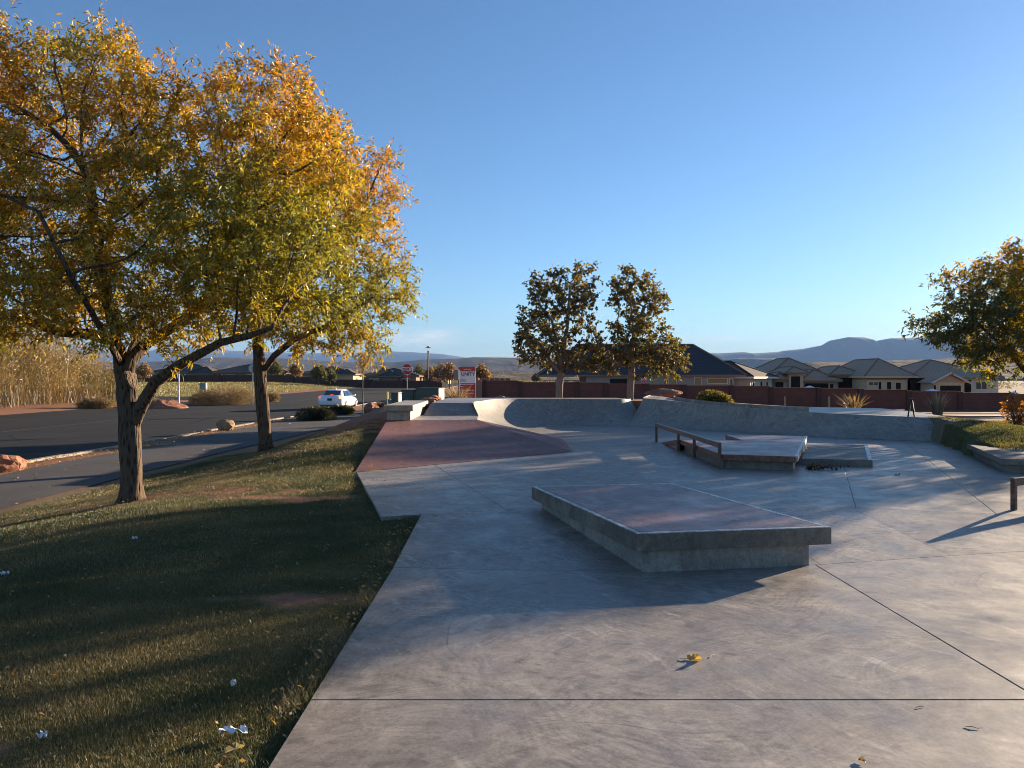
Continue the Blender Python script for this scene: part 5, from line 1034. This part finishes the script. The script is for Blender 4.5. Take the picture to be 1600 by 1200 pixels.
# ================================================================ car, signs, street furniture
def text_mesh(txt, size, name, mat, parent, M, extr=.004):
    cu = bpy.data.curves.new(name, 'FONT'); cu.body = txt; cu.size = size; cu.align_x = 'CENTER'; cu.align_y = 'CENTER'; cu.extrude = extr; cu.offset = size*.018
    tmp = bpy.data.objects.new(name+'_tmp', cu); COL.objects.link(tmp); dg = bpy.context.evaluated_depsgraph_get(); me = bpy.data.meshes.new_from_object(tmp.evaluated_get(dg)); bpy.data.objects.remove(tmp)
    me.transform(M); return link(name, me, mat, parent)
FACE = Matrix.Rotation(R(90), 4, 'X')           # text plane facing -Y
def sedan(loc, rz):
    root = empty('car', loc, rz); tag(root, 'white four-door sedan driving away with one indicator lit', 'car')
    # stations along y (rear -2.42 .. front 2.42): half width at sill / belt, belt height, lower height
    st = [(-2.42,.70,.74,.86,.42),(-2.36,.84,.86,.98,.30),(-2.0,.90,.90,1.03,.24),(-1.45,.915,.90,.99,.22),(-.6,.92,.905,.955,.20),(.4,.92,.905,.93,.20),(1.2,.915,.895,.88,.21),(1.75,.90,.86,.80,.22),(2.2,.84,.80,.70,.25),(2.42,.66,.62,.60,.34)]
    def ring(y, ws, wb, hb, lo): return [(-ws*.90,y,lo),(-ws,y,lo+.14),(-ws*1.005,y,(lo+hb)*.52),(-wb*.985,y,hb-.10),(-wb*.90,y,hb-.015),(-wb*.4,y,hb+.018),(0,y,hb+.024),(wb*.4,y,hb+.018),(wb*.90,y,hb-.015),(wb*.985,y,hb-.10),(ws*1.005,y,(lo+hb)*.52),(ws,y,lo+.14),(ws*.90,y,lo)]
    V = [p for s_ in st for p in ring(*s_)]; k = 13; Fc = [(i*k+j, i*k+j+1, (i+1)*k+j+1, (i+1)*k+j) for i in range(len(st)-1) for j in range(k-1)]+[(i*k+k-1, i*k, (i+1)*k, (i+1)*k+k-1) for i in range(len(st)-1)]
    m = MB(); m.v = V; m.f = Fc+[tuple(range(k)), tuple(reversed(range((len(st)-1)*k, len(st)*k)))]; m.build('body', 'car_paint', root, smooth=True)
    gh = [(-1.98,.66,1.02,.64),(-1.25,.66,1.37,.60),(-.75,.67,1.445,.58),(-.1,.68,1.465,.575),(.45,.68,1.42,.57),(1.32,.70,.91,.66)]
    def gring(y, wb, ht, wt): zb_ = .93; return [(-.85 if y > -1.9 and y < 1.2 else -.74,y,zb_),(-wt-.015,y,max(zb_+.01,ht-.09)),(-wt*.86,y,max(zb_+.015,ht-.015)),(0,y,max(zb_+.02,ht)),(wt*.86,y,max(zb_+.015,ht-.015)),(wt+.015,y,max(zb_+.01,ht-.09)),(.85 if y > -1.9 and y < 1.2 else .74,y,zb_)]
    V = [p for s_ in gh for p in gring(*s_)]; k = 7; m = MB(); m.v = V; m.f = [(i*k+j, i*k+j+1, (i+1)*k+j+1, (i+1)*k+j) for i in range(len(gh)-1) for j in range(k-1)]+[tuple(range(k)), tuple(reversed(range((len(gh)-1)*k, len(gh)*k)))]
    m.build('roof', 'car_paint', root, smooth=True)
    e_ = .012
    MB().poly([(-.60,-1.93-e_,1.055),(.60,-1.93-e_,1.055),(.52,-1.28-e_,1.355+e_),(-.52,-1.28-e_,1.355+e_)]).build('rear_window', 'car_glass', root)
    MB().poly([(-.62,1.26+e_,.945),(.62,1.26+e_,.945),(.52,.5+e_,1.40),(-.52,.5+e_,1.40)]).build('windscreen', 'car_glass', root)
    for sx in (-1, 1):
        for (ya, yb, yt0, yt1) in ((-.42,.98,-.40,.42),(-1.42,-.48,-1.08,-.46)):
            MB().poly([(sx*.862,ya,.975),(sx*.862,yb,.965),(sx*.615,yt1,1.345),(sx*.63,yt0,1.36)]).build('side_window', 'car_glass', root)
        MB().box((sx*.93,.92,.99), (.16,.09,.12)).build('mirror', 'car_paint', root, .02)
        for yh in (.25,-.75): MB().box((sx*.925,yh-.25,.80), (.03,.16,.025)).build('door_handle', 'car_paint', root)
        MB().prism([(sx*.62,-2.375),(sx*.905,-2.05),(sx*.86,-2.30),(sx*.74,-2.435)], .80, .945).build('tail_light', 'turn_light' if sx > 0 else 'tail_light', root, .01)
        for yw in (-1.42, 1.42):
            w = MB().tube([(sx*.72,yw,.33),(sx*.78,yw,.33),(sx*.90,yw,.33),(sx*.925,yw,.33)], [.30,.33,.33,.29], 20).build('wheel', 'tyre', root, smooth=False)
            MB().tube([(sx*.90,yw,.33),(sx*.935,yw,.33)], [.215,.205], 14).build('rim', 'rim', w)
    MB().box((0,-1.88,1.085), (.24,.05,.03)).build('brake_light', 'tail_light', root); MB().box((0,-2.428,.74), (.34,.02,.17)).build('number_plate', 'car_black', root); MB().box((0,-2.30,.36), (1.45,.16,.14)).build('rear_bumper', 'car_black', root, .03)
    MB().box((0,-2.36,.935),(1.2,.03,.02)).build('boot_seam', 'car_black', root); MB().prism([(-.025,-.9),(.025,-.9),(.012,-.72),(-.012,-.72)], 1.44, 1.52).build('roof_fin', 'car_paint', root)
dcar = 57; xc = (534-800)/F*dcar-.2; sedan((xc, dcar, gz1(-14, dcar)+.005), R(-3))

def octagon(r): return [(r*math.cos(R(22.5+45*k)), r*math.sin(R(22.5+45*k))) for k in range(8)]
def plate(pts, y0, y1): m = MB(); n = len(pts); m.v = [(p[0], y0, p[1]) for p in pts]+[(p[0], y1, p[1]) for p in pts]; m.f = [tuple(range(n)), tuple(reversed(range(n, 2*n)))]+[(k, n+k, n+(k+1) % n, (k+1) % n) for k in range(n)]; return m
def stop_sign(px, py, d, label, back=False, r=.39):
    c = pd(px, py, d); g_ = gz1(c.x, c.y); root = empty('stop_sign', (c.x, c.y, g_), R(180) if back else 0); tag(root, label, 'sign', 'stop signs'); h = c.z-g_
    MB().box((0, .035, h/2), (.055, .045, h+.3)).build('post', 'grey_metal', root)
    def oc(r_, y0, y1, mat, nm): return plate([(p[0], p[1]+h) for p in octagon(r_)], y0, y1).build(nm, mat, root)
    p = oc(r, -.004, .008, 'sign_back', 'plate'); oc(r*.995, -.010, -.005, 'sign_white', 'border').parent = p; oc(r*.945, -.016, -.011, 'sign_red', 'face').parent = p
    text_mesh('STOP', r*.90, 'lettering', 'sign_white', p, Matrix.Translation((0, -.022, h-.01)) @ Matrix.Diagonal((.88, 1, 1.12, 1)) @ FACE)
    if not back: f = MB().box((0, -.008, h-r-.10), (.44, .012, .13)).build('plaque', 'sign_red', root)
    return root
stop_sign(636, 577, 52, 'red stop sign facing the camera left of the lamp post')
stop_sign(395, 575.5, 66, 'stop sign seen from behind beside the slim ash trunk', True)
stop_sign(1006, 592.3, 74, 'small red stop sign on the street behind the sycamore', r=.33)
# street lamp
p = pd(669,541,76); g_ = gz1(p.x, p.y); lr = empty('street_lamp', (p.x, p.y, g_)); tag(lr, 'dark lamp post with a flat round hood right of the stop sign', 'lamp post'); h = p.z-g_
MB().tube([(0,0,-.1),(0,0,.5),(0,0,.52),(0,0,h-.62)], [.12,.12,.085,.065], 10).build('post', 'dark_steel', lr)
MB().tube([(0,0,h-.62),(0,0,h-.52),(0,0,h-.46)], [.08,.10,.04], 10).build('collar', 'dark_steel', lr); MB().tube([(0,0,h-.46),(0,0,h-.14)], [.03,.06], 10).build('lens', 'sign_white', lr)
MB().tube([(0,0,h-.14),(0,0,h-.11),(0,0,h-.06),(0,0,h)], [.27,.28,.11,.10], 16).build('hood', 'dark_steel', lr)
# utility cabinets
def cabinet(px0, px1, pyt, d, mat, side, label, dep=.9, rz=R(-12), hmin=None):
    a_, b_ = pd(px0, pyt, d), pd(px1, pyt, d); x_ = (a_.x+b_.x)/2; g_ = gz1(x_, d)-.02; root = empty('utility_cabinet', (x_, d, g_), rz); tag(root, label, 'cabinet'); w_ = (b_.x-a_.x)*.93; h = a_.z-g_
    MB().box((0, 0, (h-.06)/2), (w_, dep, h-.06)).build('body', mat, root, .012); MB().box((0, 0, h-.028), (w_+.05, dep+.05, .055)).build('lid', mat, root, .01)
    MB().box((w_*.24, -dep/2-.006, h*.5), (w_*.46, .02, h*.8)).build('door', mat, root, .004); MB().box((w_*.05, -dep/2-.03, h*.55), (.03, .04, .12)).build('handle', 'grey_metal', root)
    MB().box((w_/2+.004, 0, h*.48), (.02, dep*.9, h*.86)).build('sun_side_panel', side, root)  # on the green cabinets a paler colour here stands in for sunlight
cabinet(652.5,692,606,43.5,'green_box','sunlit_green_box','big dark green transformer cabinet behind the ledge block', 1.1)
cabinet(631,652.5,608.5,44,'green_box','sunlit_green_box','square green cabinet left of the big transformer', 1.1)
cabinet(613,625.5,613,41,'green_box','sunlit_green_box','small green pedestal cabinet left of the others', .5)
cabinet(312.5,323,598.5,98,'grey_metal','grey_metal','grey metal cabinet across the street by the brush', .5, 0)
# yellow marker, stakes
p = pd(605,612,50); mk = empty('marker_post', (p.x, p.y, gz1(p.x, p.y))); tag(mk, 'yellow topped marker post on the verge by the street', 'post'); h = p.z-gz1(p.x, p.y)
MB().tube([(0,0,-.1),(0,0,h-.48)], .035, 8).build('shaft', 'dark_steel', mk); MB().tube([(0,0,h-.48),(0,0,h-.02),(0,0,h)], [.07,.07,.04], 8).build('cap', 'yellow_plastic', mk)
for (px, py, d, w_, lab) in ((1226.5,619.5,33,.045,'thin wooden stake behind the long quarter pipe'),(1295.5,619.5,31,.075,'thicker wooden stake right of the thin one')):
    p = pd(px, py, d); g_ = gz1(p.x, p.y); m = MB().box((0, 0, (p.z-g_)/2-.1), (w_, w_*.8, p.z-g_+.2)); m.v[4:8] = [(v[0]*.8, v[1]*.8, v[2]) for v in m.v[4:8]]; o = m.build('wooden_stake', 'stake_wood'); o.location = (p.x, p.y, g_); tag(o, lab, 'stake')
# development board
d = 49; a_, b_ = pd(716.5,573,d), pd(743,573,d); x_ = (a_.x+b_.x)/2; g_ = gz1(x_, d); sr = empty('sign_board', (x_, d, g_)); tag(sr, 'red and white development board lettered UNITY beside the street', 'sign'); w_ = b_.x-a_.x; zt_ = a_.z-g_; Hb = 46/F*d
def bandp(z0, z1, mat, nm, y=0.): return MB().box((0, y, zt_-(z0+z1)/2*Hb), (w_, .03, (z1-z0)*Hb-.002)).build(nm, mat, sr)
bandp(0,.16,'sign_orange_red','top_panel'); wp_ = bandp(.16,.56,'sign_white','white_panel'); lp_ = bandp(.56,1.0,'sign_red','bottom_panel')
text_mesh('UNITY', .30, 'lettering', 'sign_dark', wp_, Matrix.Translation((.06, -.022, zt_-.255*Hb)) @ FACE)
for (u0, u1, z_, th, mt, par_) in ((-.36,-.10,.345,.010,'sign_dark',wp_),(-.45,-.05,.44,.014,'sign_dark',wp_),(-.45,-.12,.475,.014,'sign_dark',wp_),(-.45,-.02,.51,.014,'sign_dark',wp_),(-.42,.42,.60,.022,'sign_white',lp_),(-.42,-.22,.67,.02,'sign_white',lp_),(-.40,.42,.80,.030,'sign_white',lp_),(-.40,.42,.90,.026,'sign_white',lp_)):
    m = MB(); x_ = u0*w_
    while x_ < u1*w_-.02: l_ = min(random.uniform(.04, .12), u1*w_-x_); m.box((x_+l_/2, -.018, zt_-z_*Hb), (l_, .006, th*Hb)); x_ += l_+.025
    m.build('small_print', mt, par_)
for sx in (-.47, .47): MB().box((sx*w_, .05, zt_/2-.05), (.07, .07, zt_+.1)).build('post', 'stake_wood', sr)
text_mesh('~', .5, 'logo', 'sign_white', sr, Matrix.Translation((0, -.022, zt_-.08*Hb)) @ Matrix.Diagonal((1, 1, .5, 1)) @ FACE) if False else MB().tube([(w_*u_, -.02, zt_-(.095+.02*math.sin(u_*40))*Hb) for u_ in np.linspace(-.2, .25, 12)], .016, 4).build('logo', 'sign_white', sr)
p = pd(714.5,578,48); eb = empty('electric_pedestal', (p.x, p.y, gz1(p.x, p.y))); h = p.z-gz1(p.x, p.y); tag(eb, 'grey electric meter post standing left of the sign board', 'post')
MB().box((.10,0,h/2), (.10,.10,h)).build('post', 'grey_metal', eb); MB().box((-.06,-.03,h-.32), (.30,.18,.62)).build('meter_box', 'grey_metal', eb, .01)
# street name sign across the street
p = pd(279.5,571,62); g_ = gz1(p.x, p.y); ns = empty('street_name_sign', (p.x, p.y, g_)); h = p.z-g_; tag(ns, 'green street name blade on a white post under the ash limb', 'sign')
MB().tube([(0,0,-.1),(0,0,h-.7)], .045, 8).build('post', 'sign_white', ns); MB().tube([(0,0,-.1),(0,0,.75)], .075, 8).build('sleeve', 'sign_white', ns); MB().tube([(0,0,h-.7),(0,0,h+.12)], .03, 8).build('top_post', 'grey_metal', ns)
MB().box((-.1,-.04,h+.0), (.62,.02,.20), R(10)).build('blade', 'sign_green', ns); MB().box((0,-.01,h-.24), (.03,.60,.18), R(35)).build('cross_blade', 'sign_green', ns); MB().tube([(-.12,-.06,h-.50),(-.12,-.03,h-.50)], .17, 12).build('round_plate', 'sign_white', ns)

# ================================================================ small things on the ground
def dead_leaf(loc, size, rz, label, ca=(.30,.23,.07)):
    b = bmesh.new(); n = 15; ring = []
    for k in range(n):
        t_ = 2*math.pi*k/n; r_ = size*(.62+.38*abs(math.cos(2.5*t_)))*(1.0 if k else .5); ring.append(b.verts.new((math.cos(t_)*r_, math.sin(t_)*r_, .006+.75*size*(math.sin(t_)**2)*(.6+.4*math.sin(3*t_)))))
    c = b.verts.new((0, 0, .006))
    for k in range(n): b.faces.new((c, ring[k], ring[(k+1) % n]))
    root = empty('fallen_leaf', loc, rz); tag(root, label, 'leaf'); o = bm_obj('blade', b, 'leaf', root); a = o.data.color_attributes.new('Col', 'FLOAT_COLOR', 'POINT'); nv = len(o.data.vertices)
    a.data.foreach_set('color', np.hstack([np.array(ca)*(.55+.7*RNG.random((nv, 1))), np.ones((nv, 1))]).astype(np.float32).ravel())
    MB().tube([(-size*.5,0,.012),(-size*1.1,.004,.010),(-size*1.7,.02,.006)], .0022, 4).build('stalk', 'stake_wood', root)
p = gp(1086,1031); dead_leaf((p.x, p.y, -.001), .052, .2, 'curled yellow green leaf on the sunlit slab')
p = gp(1345,1190); dead_leaf((p.x, p.y, .001), .020, 2.2, 'tiny crumpled leaf near the bottom edge of the slab', (.26,.17,.09))
p = gp(368,1183,-.03); dead_leaf((p.x, p.y, gz1(p.x, p.y)+.035), .045, 1.0, 'pale yellow leaf on the grass below the torn paper', (.36,.29,.12))
v = gp(1402,743,ZF); dead_leaf((v.x, v.y, ZF+.001), .05, .7, 'dark dry leaf on the upper slab past the low pad', (.08,.05,.03))
for k, (px, py, L_, a_, lab) in enumerate(((1113,1026,.035,.9,'straw coloured twig right of the curled leaf'),(813,1033,.03,.6,'short pale twig left on the sunlit slab'),(1519,1138,.03,-.5,'pale twig near the bottom right corner'),(1437,1106,.025,.3,'tiny straw lying by the wide joint'))):
    p = gp(px, py); o = MB().tube([(-L_,0,.004),(0,.004,.007),(L_,0,.004)], [.0018,.0025,.0012], 5).build('twig', 'stake_wood'); o.location = p; o.rotation_euler = (0, 0, a_); tag(o, lab, 'twig')
def paper(px, py, w_, l_, rz, label, sd_):
    p = gp(px, py, -.03); rng = np.random.default_rng(sd_); n, m_ = 9, 6; V = []
    for i in range(n):
        for j in range(m_): x_, y_ = (i/(n-1)-.5)*l_, (j/(m_-1)-.5)*w_*(.6+.5*math.sin(i*1.1+sd_)**2); V.append((x_+rng.normal()*.004, y_+rng.normal()*.004, .035+.012*rng.random()+.012*math.sin(i*1.4+j)))
    o = np_mesh('paper_scrap', np.array(V), np.array([(i*m_+j, (i+1)*m_+j, (i+1)*m_+j+1, i*m_+j+1) for i in range(n-1) for j in range(m_-1)]), 'paper_white'); o.location = (p.x, p.y, gz1(p.x, p.y)); o.rotation_euler = (0, 0, rz); tag(o, label, 'litter')
paper(366,1152,.05,.13,.15,'torn white paper on the grass near the slab edge',1); paper(8,900,.05,.06,.5,'small white scrap on the lawn at the left edge',2); paper(66,1160,.025,.04,.2,'tiny pale scrap in the sunlit grass corner',3); paper(365,1077,.025,.03,1.2,'tiny white scrap on the grass above the torn paper',4); paper(210,852,.04,.05,.7,'pale scrap lying in the shaded middle of the lawn',5)
# dead leaves heaped in the corner of the low pad
n = 130; c = gp(1250,735,ZF); x = c.x+.18+np.abs(RNG.normal(size=n))*.28; y = c.y+.12+RNG.normal(size=n)*.05
P = np.stack([x, y, ZF+.02+.05*RNG.random(n)], 1); tag(leaf_mesh('leaf_heap', P, RNG.normal(size=P.shape), np.full(n, .07), np.full(n, .045), lerpc((.06,.04,.02), (.16,.10,.05), RNG.random(n))), 'dark dead leaves heaped against the low pad', 'leaves', kind='stuff')

# ================================================================ air
hz = NT('haze_air'); hz.n.remove(hz.b); vo = hz.n.new('ShaderNodeVolumePrincipled'); vo.inputs['Color'].default_value = (.20, .36, .68, 1); vo.inputs['Density'].default_value = HAZE; vo.inputs['Anisotropy'].default_value = 0.0; hz.l.new(vo.outputs[0], hz.out.inputs['Volume'])
o = MB().box((0, 8500, 330), (60000, 18400, 740)).build('haze', 'haze_air'); tag(o, kind='stuff'); o['label'] = 'thin bluish air between here and the mesas'; o['category'] = 'haze'
